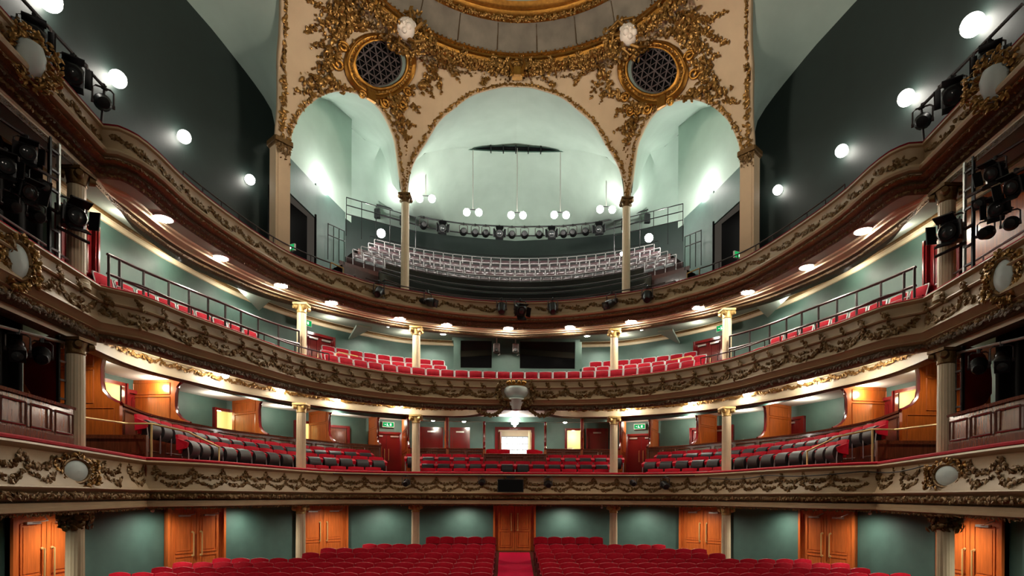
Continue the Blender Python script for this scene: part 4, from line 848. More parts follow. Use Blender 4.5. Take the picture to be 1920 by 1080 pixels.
# recessed lamps in the ceilings over the stalls and the dress circle boxes, with added fill lights between
def spot(name, loc, power, blend=.6, ang=2.2, col=(1, .93, .80)):
    d = bpy.data.lights.new(name, 'SPOT'); d.energy = power*K_SPOT; d.spot_size = ang; d.spot_blend = blend; d.color = col; d.shadow_soft_size = .08
    o = bpy.data.objects.new(name, d); COL.objects.link(o); o.location = loc; return o
for sg in (-1, 1):
    for x, y in ((1.9, 22.3), (4.7, 21.4), (6.2, 19.9), (8.1, 17.6), (9.05, 15.0), (9.2, 12.2), (9.2, 9.6), (3.0, 18), (6, 15.5)):
        if y > 18.5 or abs(x) > 8: spot('stalls_ceiling_spot', (sg*x, y, -.34), 170, 1.0, 2.9)
    for x, y in ((9.5, 12.5), (9.6, 15.5), (8.6, 19.2), (6.7, 22.0), (4.2, 23.9), (1.2, 24.6)): spot('box_ceiling_spot', (sg*x, y, 3.36), 100, ang=2.9)
    d = bpy.data.lights.new('booth_globe_light', 'POINT'); d.energy = 70*K_SPOT; d.color = (1, .97, .9); d.shadow_soft_size = .15; o = bpy.data.objects.new('booth_globe_light', d); COL.objects.link(o); o.location = (sg*6.6, 21.0, 11.6)
    d = bpy.data.lights.new('gallery_fill_light', 'POINT'); d.energy = 300*K_SPOT; d.color = (1, .97, .9); d.shadow_soft_size = .12; o = bpy.data.objects.new('gallery_fill_light', d); COL.objects.link(o); o.location = (sg*6.3, 24.7, 11.9)  # added point light without a fixture, brightens the pale gallery shell
    for x, y in ((10.5, 14.6), (10.55, 17.0), (10.0, 19.4), (8.9, 22.0), (7.2, 23.9), (5.2, 24.9)):  # bare point lights added to lift the dark box interiors
        d = bpy.data.lights.new('box_fill_light', 'POINT'); d.energy = 42*K_SPOT; d.color = (1, .9, .74); d.shadow_soft_size = .1; o = bpy.data.objects.new('box_fill_light', d); COL.objects.link(o); o.location = (sg*x, y, 3.2)
    for x, y in ((9.2, 13.4), (9.15, 15.6), (8.6, 17.9), (6.8, 21.1), (4.4, 22.9)):  # fill points added behind the beam to brighten the upper circle wall
        d = bpy.data.lights.new('aisle_fill_light', 'POINT'); d.energy = 22*K_SPOT; d.color = (1, .93, .8); d.shadow_soft_size = .1; o = bpy.data.objects.new('aisle_fill_light', d); COL.objects.link(o); o.location = (sg*x, y, 6.25)
    for x, y in ((5.5, 22.5), (3.5, 23.5), (8.3, 18.5)): spot('upper_circle_spot', (sg*x, y, 6.36), 70, ang=2.9)
# ---------------------------------------------------------------- seats
def facing(n): return math.atan2(n[1], n[0])+math.pi/2
def cushion(mb, c, w, d, h, r=.04, mi=0, rx=0., crown=0.):
    """A padded block with rounded edges; crown lifts the middle of the top."""
    nx, nz = 6, 5; V = []; F = []
    xs = np.linspace(-w/2, w/2, nx); zs = np.linspace(-h/2, h/2, nz)
    for sy in (-1, 1):
        for i, x in enumerate(xs):
            for j, z in enumerate(zs):
                e = min(1, min(i, nx-1-i)*1.0, min(j, nz-1-j)*1.0); y = sy*(d/2-(r*.8 if e == 0 else 0)); zz = z+(crown*(1-(2*x/w)**2)*(j/(nz-1)))
                V.append((x, y, zz))
    idx = lambda s_, i, j: s_*nx*nz+i*nz+j
    for i in range(nx-1):
        for j in range(nz-1):
            F.append((idx(0, i, j), idx(0, i+1, j), idx(0, i+1, j+1), idx(0, i, j+1))); F.append((idx(1, i, j), idx(1, i, j+1), idx(1, i+1, j+1), idx(1, i+1, j)))
    for i in range(nx-1): F.append((idx(0, i, 0), idx(1, i, 0), idx(1, i+1, 0), idx(0, i+1, 0))); F.append((idx(0, i, nz-1), idx(0, i+1, nz-1), idx(1, i+1, nz-1), idx(1, i, nz-1)))
    for j in range(nz-1): F.append((idx(0, 0, j), idx(0, 0, j+1), idx(1, 0, j+1), idx(1, 0, j))); F.append((idx(0, nx-1, j), idx(1, nx-1, j), idx(1, nx-1, j+1), idx(0, nx-1, j+1)))
    V = np.array(V); 
    if rx: V = V@rotx(rx).T
    return mb.add(V+np.array(c), F, mi)
def seat_proto(name, kind):
    t = thing(name, None, 'theatre seat', (0, 0, 0))
    if kind == 'stalls':
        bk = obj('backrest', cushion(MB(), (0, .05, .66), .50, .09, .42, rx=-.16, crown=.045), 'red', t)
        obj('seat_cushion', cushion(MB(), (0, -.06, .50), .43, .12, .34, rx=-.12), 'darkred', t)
        obj('piping', MB().tube([(-.25, .035, .52), (-.252, .07, .80), (-.235, .085, .868), (-.12, .09, .895), (0, .095, .905), (.12, .09, .895), (.235, .085, .868), (.252, .07, .80), (.25, .035, .52)], .012, 5), 'piping', bk)
        for sx in (-1, 1): obj('armrest', MB().bbox((sx*.255, -.08, .62), (.045, .30, .045), b=.012), 'darkred', t)
        for sx in (-1, 1): obj('side_frame', MB().box((sx*.255, -.02, .30), (.03, .22, .60)), 'dmahog', t)
    elif kind == 'circle':
        obj('backrest', cushion(MB(), (0, .10, .66), .55, .12, .46, rx=-.18, crown=.02), 'red', t)
        mb = MB(); an = np.linspace(-1.25, 1.35, 8); G = [[(x, -.02-.20*math.cos(a), .55+.23*math.sin(a)) for x in (-.21, -.2, .2, .21)] for a in an]; mb.grid(G, 0, True)
        mb.add([(sx*.21, .04, .55+.23*math.sin(a)*.9) for sx in (-1, 1) for a in (an[0], an[-1])]+[(sx*.21, -.02-.20*math.cos(a), .55+.23*math.sin(a)) for sx in (-1, 1) for a in an], [tuple([0]+list(range(4, 12))+[1])[::1], tuple([2]+list(range(12, 20))+[3])[::-1], (0, 1, 3, 2)])
        obj('seat_shell', mb, 'dgrey', t)
        for sx in (-1, 1):
            mb = MB(); mb.add([(sx*.285-.055, -.14, .70), (sx*.285+.055, -.14, .70), (sx*.285+.03, -.12, .56), (sx*.285-.03, -.12, .56), (sx*.285-.06, .12, .80), (sx*.285+.06, .12, .80), (sx*.285+.05, .12, .5), (sx*.285-.05, .12, .5)], [(0, 1, 2, 3)[::-1], (4, 5, 6, 7), (0, 4, 5, 1)[::-1], (3, 2, 6, 7)[::-1], (1, 5, 6, 2)[::-1], (0, 3, 7, 4)[::-1]]); obj('armrest', mb, 'red', t)
        for sx in (-1, 1): obj('leg', MB().tube([(sx*.285, -.15, 0), (sx*.285, -.15, .42), (sx*.285, -.13, .58)], .014, 5), 'frame', t)
    elif kind == 'upper':
        obj('backrest', cushion(MB(), (0, .06, .66), .44, .07, .32, rx=-.14, crown=.02), 'red2', t)
        obj('seat_cushion', cushion(MB(), (0, -.05, .44), .42, .12, .26, rx=-.1), 'red2', t)
        mb = MB(); mb.tube([(-.245, -.05, 0), (-.245, .0, .5), (-.245, .10, .82), (-.22, .12, .845), (.22, .12, .845), (.245, .10, .82), (.245, .0, .5), (.245, -.05, 0)], .018, 5); mb.box((0, .115, .82), (.46, .05, .05)); obj('metal_frame', mb, 'frame', t)
    else:
        obj('backrest', cushion(MB(), (0, .04, .60), .40, .05, .22, rx=-.12), 'gseat', t)
        obj('seat_pad', cushion(MB(), (0, -.06, .40), .40, .08, .20, rx=-.5), 'dgrey', t)
        mb = MB(); mb.tube([(-.235, -.02, 0), (-.235, .03, .8), (-.21, .05, .83), (.21, .05, .83), (.235, .03, .8), (.235, -.02, 0)], .018, 5); mb.box((0, .0, .46), (.46, .025, .03)); obj('metal_frame', mb, 'frame', t)
    return t
_p = {}
def put(kind, name, x, y, z, rz, label, group):
    if kind not in _p:
        t = seat_proto(name, kind); _p[kind] = t; t.location = (x, y, z); t.rotation_euler = (0, 0, rz); return tag(t, label, None, group)
    return dup(_p[kind], (x, y, z), rz, label, group)
# stalls: straight rows either side of the aisle; n seats each, floor following the rake
ROWS = [(21.0, 5, .515), (19.9, 9, .515), (18.6, 11, .515), (17.2, 11, .525), (16.1, 15, .525), (15.1, 16, .525), (14.2, 16, .525), (13.45, 17, .525), (12.7, 18, .525)]
TOPZ = [-1.50, -1.68, -1.71, -1.72, -1.77, -1.77, -1.79, -1.82, -1.85]
for sg in (-1, 1):
    for r, (y, n, w) in enumerate(ROWS):
        x0 = .68-(21-y)*.012
        for k in range(n):
            put('stalls', 'stalls_chair', sg*(x0+w*(k+.5))+(.02 if sg > 0 else -.02), y, TOPZ[r]-.90, 0, f'red stalls seat {SIDE[sg]} of the aisle, {ORD[r]} row from back, {ORD[k]} from the aisle', f'stalls seats {SIDE[sg]} of the aisle')
def along(pts, sp, z0, z1, n=None):
    L = catmull(pts, .1); l = np.r_[0, np.cumsum(np.linalg.norm(np.diff(L, axis=0), axis=1))]; n = n or int(l[-1]/sp); out = []
    for k in range(n):
        q = sp*(k+.5) if sp*n <= l[-1]+.3 else l[-1]*(k+.5)/n; x, y = np.interp(q, l, L[:, 0]), np.interp(q, l, L[:, 1]); e = .15
        t = np.array([np.interp(q+e, l, L[:, 0])-np.interp(q-e, l, L[:, 0]), np.interp(q+e, l, L[:, 1])-np.interp(q-e, l, L[:, 1])]); t /= np.linalg.norm(t)
        out.append((x, y, z0+(z1-z0)*q/l[-1], np.array([t[1], -t[0]])))
    return out
DA = [(-8.95, 13.75), (-9.12, 16.0), (-8.75, 18.6), (-7.5, 20.9), (-5.55, 22.4)]
DB = [(-8.25, 14.2), (-8.32, 15.6), (-7.95, 17.3), (-6.9, 19.7), (-4.4, 21.6)]
DC = [(-6.95, 18.75), (-6.1, 20.0), (-4.3, 20.95)]
for sg in (-1, 1):
    for nm, P, sp, za, zb in (('top', DA, .585, 1.03, .88), ('middle', DB, .60, .60, .53), ('front', DC, .60, .13, .13)):
        for k, (x, y, z, n) in enumerate(along(P, sp, za, zb)):
            put('circle', 'dress_circle_chair', sg*x, y, z, facing((n[0]*sg, n[1])), f'tip-up seat, {SIDE[sg]} block of the lowest balcony, {nm} row, {ORD[k]} from the stage', 'dress circle seats, side blocks')
    for k in range(5): put('circle', 'dress_circle_chair', sg*(4.25-.60*(k+.5)+.05), 22.5+.05*k, .77, facing((-sg*(.10-.02*k), -1)), f'lowest balcony centre seat, rear row {SIDE[sg]} of central box, {ORD[k]} from the gangway', 'dress circle seats, centre block')
    for k in range(5): put('circle', 'dress_circle_chair', sg*(3.5-.60*(k+.5)), 21.0, .13, facing((-sg*.06, -1)), f'lowest balcony centre seat, front row {SIDE[sg]} half, {ORD[k]} from the gangway', 'dress circle seats, centre block')
for k in range(12):
    x = (k-5.5)*.60; put('circle', 'dress_circle_chair', x, 21.72-.004*x*x, .45, facing((-.02*x, -1)), f'lowest balcony centre seat in the middle row, {ORD[k]} from the photo\'s left', 'dress circle seats, centre block')
# upper circle: three short rows round the back, two rows down each side
def off_pts(C, d, a, b, n=30): return [tuple((lambda p, q: p+q*d)(*C.at(t))) for t in np.linspace(a, b, n)]
sm = C2.len/2
for r, (d, hw, gap, z) in enumerate(((-.95, 6.15, 0, 3.83), (-1.75, 5.9, 2.75, 4.16), (-2.45, 5.6, 2.95, 4.52))):
    C_ = off_pts(C2, d, sm-hw, sm+hw, 60); pl = along(C_, .52, z, z)
    k = 0
    for x, y, zz, n in pl:
        if abs(x) < gap: continue
        k += 1; put('upper', 'upper_circle_chair', x, y, zz, facing(n), f'red seat, back of the middle balcony, {ORD[r]} row from rail, {ORD[k-1]} from left', 'upper circle seats at the back')
for sg in (-1, 1):
    for r, (d, a, b, z) in enumerate(((-.85, .9, 6.0, 3.72), (-1.55, 1.0, 5.9, 4.12))):
        for k, (x, y, zz, n) in enumerate(along(off_pts(C2, d, kL2+a, kL2+b), .56, z, z)):
            put('upper', 'upper_circle_chair', sg*x, y, zz, facing((n[0]*sg, n[1])), f'red seat, {SIDE[sg]} arm of middle balcony, {("rail", "wall")[r]} row, {ORD[k]} from the column', 'upper circle seats down the sides')
# gallery: grey framed seats in the upper rows, dark benches below
for r in range(4, 8):
    R, z = GR[r]; lim = glim(R)-.02; n = int(2*lim*R/.46)
    for k in range(n):
        a = -lim+2*lim*(k+.5)/n
        if abs(R*math.sin(a)) > 6.55: continue
        put('gallery', 'gallery_chair', R*math.sin(a), GC[1]+R*math.cos(a), z, -a, f'framed gallery seat, {ORD[7-r]} row from the back, {ORD[k]} from the photo\'s left', 'gallery seats')
for r in range(0, 4):
    R, z = GR[r]; lim = glim(R)-.04; lim = min(lim, 5.6/R if R > 6 else lim); P = arcp(R, lim, 60)
    t = thing('gallery_bench', f'long curved dark gallery bench, {ORD[r]} row up from the gallery rail', 'bench', (0, 0, 0), 0, 'gallery benches')
    N = np.array([(-(p[0]-GC[0]), -(p[1]-GC[1])) for p in P]); N /= np.linalg.norm(N, axis=1)[:, None]
    mb = MB(); mb.sweep(P, N, [(.02, z+.35), (.02, z+.74), (-.01, z+.76), (-.04, z+.74), (-.04, z+.35)]); obj('backrest', mb, 'bench', t)
    mb = MB(); mb.sweep(P, N, [(.42, z+.30), (.42, z+.36), (.38, z+.38), (.0, z+.36), (.0, z+.0)]); obj('seat', mb, 'bench', t)
    obj('top_rail', MB().tube([(p[0], p[1], z+.79) for p in P], .022, 6), 'iron', t)
def railing(name, label, pts, posts_z, rails, r=.02, m_='iron', every=4, group=None, cat='railing', rp=.016):
    t = thing(name, label, cat, (0, 0, 0), 0, group); P = np.asarray(pts, float)
    for h in rails: obj('rail', MB().tube(np.c_[P[:, :2], P[:, 2]+h], r, 6), m_, t)
    for i in range(0, len(P), every): obj('post', MB().tube([P[i]+[0, 0, posts_z], P[i]+[0, 0, rails[0]]], rp, 5), m_, t)
    return t
P = arcp(GR[3][0]+.1, .60, 61); railing('gallery_rail', 'long curved rail in front of the framed gallery seats', np.c_[P, np.full(61, GR[3][1])], .0, (1.0, .6), .022, 'iron', 4)
P = arcp(GR[7][0]+.42, .57, 49); railing('gallery_rail', 'top curved rail along the dark wall behind the gallery seats', np.c_[P, np.full(49, 10.9)], 0, (1.1, .8), .02, 'black', 4)
for k, q in ((5, .42), (6, .42)):
    P = arcp(GR[k][0]+.4, .50, 49); railing('gallery_rail', f'thin curved guard rail between gallery rows, {ORD[7-k]} row from the back', np.c_[P, np.full(49, GR[k][1])], .0, (.66,), .016, 'iron', 6, rp=.01)
for sg in (-1, 1):
    railing('stair_rail', f'three-bar dark guard rail at the {SIDE[sg]} end of the gallery rows', np.array([(sg*(6.65-.45*k), 22.5+.55*k, 10.6+.12*k) for k in range(6)]), -.4, (1.1, .8, .45), .02, 'black', 1)
    railing('stair_rail', f'dark guard rail beside the {SIDE[sg]} lighting booth', np.array([(sg*(6.85-.08*k), 20.9+.4*k, 8.9+.1*k) for k in range(4)]), -.3, (1.0, .6), .02, 'black', 1)
    railing('brass_rail', f'short brass handrail by the {SIDE[sg]} foot of the gallery stairs', np.array([(sg*6.1, 18.85, 7.30), (sg*5.75, 19.05, 7.20)]), .0, (.35,), .022, 'brass', 1)
# gallery guard rail along the front, low above the velvet
for sg in (-1, 1):
    a = C3.near(-7.75, 13.6); b = C3.near(-6.0, 18.7); P = [C3.at(t) for t in np.linspace(a, b, 33)]
    railing('front_guard_rail', f'low dark guard rail on the top balcony front, {SIDE[sg]} side', np.array([((p[0]-n[0]*.2)*-sg, p[1]-n[1]*.2, 7.32) for p, n in P]), 0, (.30,), .02, 'iron', 4)
    # upper circle railings: the tall raked one between the rows and the low one on the front
    P = [C2.at(t) for t in np.linspace(kL2+.75, kL2+6.6, 41)]
    railing('raked_railing', f'tall dark iron railing between the seat rows, {SIDE[sg]} arm of the middle balcony', np.array([((p[0]-n[0]*1.15)*-sg, p[1]-n[1]*1.15, 4.25) for p, n in P]), -.2, (1.0, .58), .034, 'iron', 4, rp=.03)
    P = [C2.at(t) for t in np.linspace(kL2+.5, kL2+7.0, 45)]
    railing('front_guard_rail', f'low iron guard rail on the middle balcony front, {SIDE[sg]} side', np.array([((p[0]-n[0]*.18)*-sg, p[1]-n[1]*.18, 4.20) for p, n in P]), 0, (.26,), .022, 'iron', 4)
    t = thing('end_hoop_rail', f'looped pale handrail at the {SIDE[sg]} end of the rear rows of the middle balcony', 'railing', (0, 0, 0)); x = sg*6.15
    mb = MB(); mb.tube([(x, 19.6, 4.3), (x, 19.6, 4.85), (x-sg*.05, 19.7, 4.93), (x-sg*.55, 20.3, 4.93)], .02, 6); mb.tube([(x, 19.6, 4.65), (x-sg*.5, 20.25, 4.68)], .016, 6); obj('rail', mb, 'brass', t)
# ---------------------------------------------------------------- dress circle boxes and the doors of the upper levels
D1 = catmull([(-9.35, 13.65), (-9.75, 15.4), (-9.65, 17.1), (-9.3, 18.6), (-8.6, 20.0), (-7.0, 22.4), (-5.5, 23.5)], .12)
D1l = np.r_[0, np.cumsum(np.linalg.norm(np.diff(D1, axis=0), axis=1))]
def d1at(q):
    p = np.array([np.interp(q, D1l, D1[:, 0]), np.interp(q, D1l, D1[:, 1])]); a = np.array([np.interp(q+.2, D1l, D1[:, 0])-np.interp(q-.2, D1l, D1[:, 0]), np.interp(q+.2, D1l, D1[:, 1])-np.interp(q-.2, D1l, D1[:, 1])]); a /= np.linalg.norm(a); return p, np.array([a[1], -a[0]])
def d1near(x, y): return D1l[int(np.argmin(((D1-[x, y])**2).sum(1)))]
def divider(p, out, L, zt, label, sg, zb=.9, zc=3.42):
    """A wooden partition from a box front (at p) to the wall, its hall edge cut in a deep curve."""
    dz = zc-zt; E = [(0, zb), (0, zt), (.10, zt+.03), (.28, zt+.13), (.42, zt+.30), (.46, zt+.50), (.46, zc-.42), (.42, zc-.22), (.30, zc-.07), (.12, zc), (0.02, zc)]
    poly = [(L, zb)]+E[:-1]+[(L, zc)]
    t = thing('box_partition', label, 'partition', (0, 0, 0)); mb = MB(); th = .05; w = np.array([-out[1], out[0]])
    V = [(p[0]+out[0]*r+w[0]*s_*th, p[1]+out[1]*r+w[1]*s_*th, z) for s_ in (-1, 1) for r, z in poly]; n = len(poly)
    mb.add(V, [tuple(range(n)), tuple(range(2*n-1, n-1, -1))]+[(i, n+i, n+(i+1) % n, (i+1) % n) for i in range(n)])
    for s_ in (-1, 1):
        for r0, r1, z0, z1 in ((.62, L-.15, zt-.0, zt+.78), (.62, L-.15, zt+.86, zc-.1), (.12, L-.15, zb+.1, zt-.12)):
            if r1-r0 < .2: continue
            for a, b in (((r0, z0), (r1, z0)), ((r1, z0), (r1, z1)), ((r1, z1), (r0, z1)), ((r0, z1), (r0, z0))):
                f = lambda q: (p[0]+out[0]*q[0]+w[0]*s_*(th+.004), p[1]+out[1]*q[0]+w[1]*s_*(th+.004), q[1]); mb.tube([f(a), f(b)], .016, 4)
    obj('panel', mb, 'wood', t, smooth=False)
    mb = MB(); mb.tube([(p[0]+out[0]*(r-.01), p[1]+out[1]*(r-.01), z) for r, z in E[1:-1]], .05, 6); obj('edge_moulding', mb, 'reddoor', t); return t
def front(pts, nrm, z0, zt, label, npan):
    t = thing('box_parapet', label, 'parapet', (0, 0, 0)); zt = np.asarray(zt) if not np.isscalar(zt) else np.full(len(pts), zt)
    mb = MB(); G = [[(p[0], p[1], z0), (p[0], p[1], h)] for p, h in zip(pts, zt)]; mb.grid(G, 0, True); mb.grid([[(p[0]-n[0]*.06, p[1]-n[1]*.06, z0), (p[0]-n[0]*.06, p[1]-n[1]*.06, h)] for p, n, h in zip(pts, nrm, zt)], 0)
    obj('panel_board', mb, 'mahog', t)
    mb = MB(); G = [[(p[0]+n[0]*a, p[1]+n[1]*a, h+b) for a, b in ((.05, -.05), (.06, .0), (-.08, .02), (-.10, -.05))] for p, n, h in zip(pts, nrm, zt)]; mb.grid(G, 0, True); mb.grid([[(p[0]+n[0]*.02, p[1]+n[1]*.02, z0+.02), (p[0]+n[0]*.025, p[1]+n[1]*.025, z0+.14)] for p, n in zip(pts, nrm)], 0, True); obj('top_rail', mb, 'mahog', t)
    L = np.r_[0, np.cumsum(np.linalg.norm(np.diff(np.asarray(pts), axis=0), axis=1))]
    for k in range(npan):
        a, b = L[-1]*(k+.10)/npan, L[-1]*(k+.90)/npan; mb = MB()
        q = lambda s_, z: tuple(np.interp(s_, L, [p[0]+n[0]*.03 for p, n in zip(pts, nrm)]) if i == 0 else np.interp(s_, L, [p[1]+n[1]*.03 for p, n in zip(pts, nrm)]) for i in range(2))+(z,)
        zz = lambda s_: float(np.interp(s_, L, zt))
        for u, v in (((a, z0+.2), (b, z0+.2)), ((b, z0+.2), (b, zz(b)-.14)), ((b, zz(b)-.14), (a, zz(a)-.14)), ((a, zz(a)-.14), (a, z0+.2))): mb.tube([q(*u), q(*v)], .018, 4)
        obj('panel_moulding', mb, 'mahog', t)
    return t
DV = [d1near(*q) for q in ((-9.6, 17.1), (-8.6, 20.0), (-7.0, 22.4))]+[D1l[-1]]
for sg in (-1, 1):
    mir = np.array([-sg, 1.])
    ends = [0]+DV
    NMD = ('by the large column', 'first beyond the large column', 'second beyond the large column', 'third beyond the large column', 'beside the double door')
    for k, q in enumerate(ends):
        p, n = d1at(q); out = -n if k else np.array([-1., .05])
        if k == 4: out = np.array([-.45, .89])
        zt = 2.15-.02*k
        divider(p*mir, out*mir, 1.95 if k else 2.3, zt, f'golden wood box partition with a curved cut edge, {SIDE[sg]} dress circle, {NMD[k]}', sg)
        if k < 4:
            qs = np.linspace(q, ends[k+1], 14); PN = [d1at(s_) for s_ in qs]
            front([p_*mir for p_, _ in PN], [n_*mir for _, n_ in PN], .95, np.linspace(2.15-.02*k, 2.13-.02*k, 14), f'mahogany box front with glossy panels behind the {SIDE[sg]} seats, {ORD[k]} bay from the large column', 3)
    # low stepped base and gangway wall at the stage end
    t = thing('gangway_wall', f'dark wooden gangway wall with a step at the {SIDE[sg]} stage end of the dress circle', 'partition', (0, 0, 0))
    mb = MB(); mb.box((sg*9.3, 13.35, .75), (1.5, .08, 1.25)); mb.box((sg*9.35, 12.9, .35), (1.2, .8, .55)); 
    for zz_ in (.95, 1.30): mb.box((sg*9.3, 13.30, zz_), (1.4, .03, .03))
    obj('panel', mb, 'mahog', t)
    mb = MB(); mb.tube([(sg*8.75, 11.3, 1.53), (sg*8.9, 13.2, 1.62), (sg*8.55, 13.5, 1.66), (sg*8.1, 14.2, 1.55), (sg*7.75, 15.0, 1.25), (sg*7.75, 15.0, .4)], .024, 6); mb.tube([(sg*8.55, 13.5, .3), (sg*8.55, 13.5, 1.66)], .024, 6); obj('handrail', mb, 'brass', t)
    # box front standing on the lowest balcony's rail beside the stage
    a = C1.near(-7.0, 6.2); b = C1.near(-7.78, 10.5); PN = [C1.at(q) for q in np.linspace(a, b, 10)]
    front([(p-n*.14)*mir for p, n in PN], [n*mir for p, n in PN], .87, 1.56, f'tall glossy mahogany box front on the lowest balcony rail at the {SIDE[sg]} edge', 6)
    # centre block
    zt = 1.96
    for k, (x0, x1) in enumerate(((4.25, 2.75), (2.75, 1.25))):
        front([np.array([-x, 23.35])*mir for x in np.linspace(x0, x1, 5)], [np.array([0, -1])]*5, .8, 1.96, f'mahogany box front, {SIDE[sg]} of the central box, {("outer", "inner")[k]} bay', 2)
    for k, x in enumerate((4.30, 2.75, 1.25)):
        divider(np.array([-x, 23.3])*mir, np.array([-(.30, .14, .06)[k], 1.])*mir, 2.2 if k < 2 else .75, 1.96, f'golden wood box partition {SIDE[sg]} of the central box, {("outermost", "middle", "innermost low")[k]}', sg, zc=3.42 if k < 2 else 3.05)
front([np.array([x, 22.75]) for x in np.linspace(-1.25, 1.25, 6)], [np.array([0, -1])]*6, .45, 1.70, 'dark wooden central box front below the bright back window', 3)
dn = [7]
def hdoor(x, y, rz, z0, w, h, m_, double=False, fr='reddoor', closer=True, leaf=True, handle=True):
    dn[0] += 1; t = thing(f'door_{dn[0]}', None, None, (x, y, z0), rz, None, 'structure'); fw = .10
    mb = MB()
    for sx in (-1, 1): mb.box((sx*(w/2-fw/2), -.04, h/2), (fw, .12, h)); mb.box((sx*(w/2-fw/4), -.07, h/2), (fw*.5, .12, h))
    mb.box((0, -.04, h-fw/2), (w, .12, fw)); obj('door_frame', mb, fr, t)
    k = 2 if double else 1; lw = (w-2*fw)/k
    if leaf:
        for i in range(k):
            lf = obj('door_leaf', (lambda mb: (panel_leaf(mb, lw-.012, h-fw, .05, ((.08, .40), (.46, .94))), mb)[1])(MB()), m_, t); lf.location = ((i-(k-1)/2)*lw, 0, 0); sx = 1 if (i == 0 and double) else -1
            if handle: obj('door_handle', MB().tube([(sx*(lw/2-.09), -.03, .85), (sx*(lw/2-.09), -.08, .85), (sx*(lw/2-.09), -.08, 1.35), (sx*(lw/2-.09), -.03, 1.35)], .014, 6) if double else MB().box((sx*(lw/2-.1), -.035, 1.0), (.05, .02, .24)).tube([(sx*(lw/2-.1), -.04, 1.05), (sx*(lw/2-.1), -.09, 1.05), (sx*(lw/2-.24), -.09, 1.05)], .012, 6), 'brass', lf)
            if closer: obj('door_closer', MB().box((0, -.06, h-fw-.10), (.36, .06, .06)), 'steel', lf)
    return t
def lobby(x, y, rz, z0, w, h, lab):
    """A lit cream lobby seen through an open doorway."""
    t = thing('lit_lobby', lab, 'lobby', (x, y, z0), rz); mb = MB(); mb.grid([[(sx*w/2, .02, 0), (sx*w/2, .02, h)] if False else [(sx*w*.75, .9, 0), (sx*w*.75, .9, h+.2)] for sx in (-1, 1)])
    for sx in (-1, 1): mb.grid([[(sx*w*.5, .05, 0), (sx*w*.5, .05, h)], [(sx*w*.75, .9, 0), (sx*w*.75, .9, h+.2)]])
    mb.grid([[(-w*.75, .9, h+.2), (w*.75, .9, h+.2)], [(-w*.5, .05, h), (w*.5, .05, h)]]); mb.grid([[(-w*.75, .9, 0), (w*.75, .9, 0)], [(-w*.5, .05, 0), (w*.5, .05, 0)]])
    obj('lobby_wall', mb, 'lobby', t, False); mb = MB(); mb.box((-.1, .87, 1.15), (.22, .02, .3)); obj('wall_picture', mb, 'steel', t)
    d = bpy.data.lights.new('lobby_lamp', 'POINT'); d.energy = 16*K_SPOT; d.shadow_soft_size = .1; d.color = (1, .9, .62); o = bpy.data.objects.new('lobby_lamp', d); COL.objects.link(o); o.parent = t; o.location = (0, .45, h-.15)
    return t
def at_wall(C, x, y, inset=.03):
    q = np.linspace(0, C.len, 3000); P = np.array([C.at(s_)[0] for s_ in q[::6]]); i = int(np.argmin(((P-[x, y])**2).sum(1))); p, n = C.at(q[i*6]); return p+n*inset, math.atan2(n[1], n[0])+math.pi/2
def exit_sign(x, y, z, rz, label, w=.42, h=.17):
    t = thing('exit_sign', label, 'sign', (x, y, z), rz); obj('housing', MB().box((0, 0, 0), (w+.03, .06, h+.03)), 'white', t); obj('lit_panel', MB().box((0, -.033, 0), (w, .006, h)), 'greensign', t)
    mb = MB(); mb.box((-.05, -.038, .03), (.04, .004, .04)); mb.box((-.05, -.038, -.03), (.05, .004, .06), ry=.4); mb.box((-.01, -.038, -.04), (.07, .004, .02), ry=.7); mb.box((.10, -.038, 0), (.07, .004, .10)); mb.box((-.14, -.038, 0), (.05, .004, .03)); obj('running_figure', mb, 'whitesign', t)
    return t
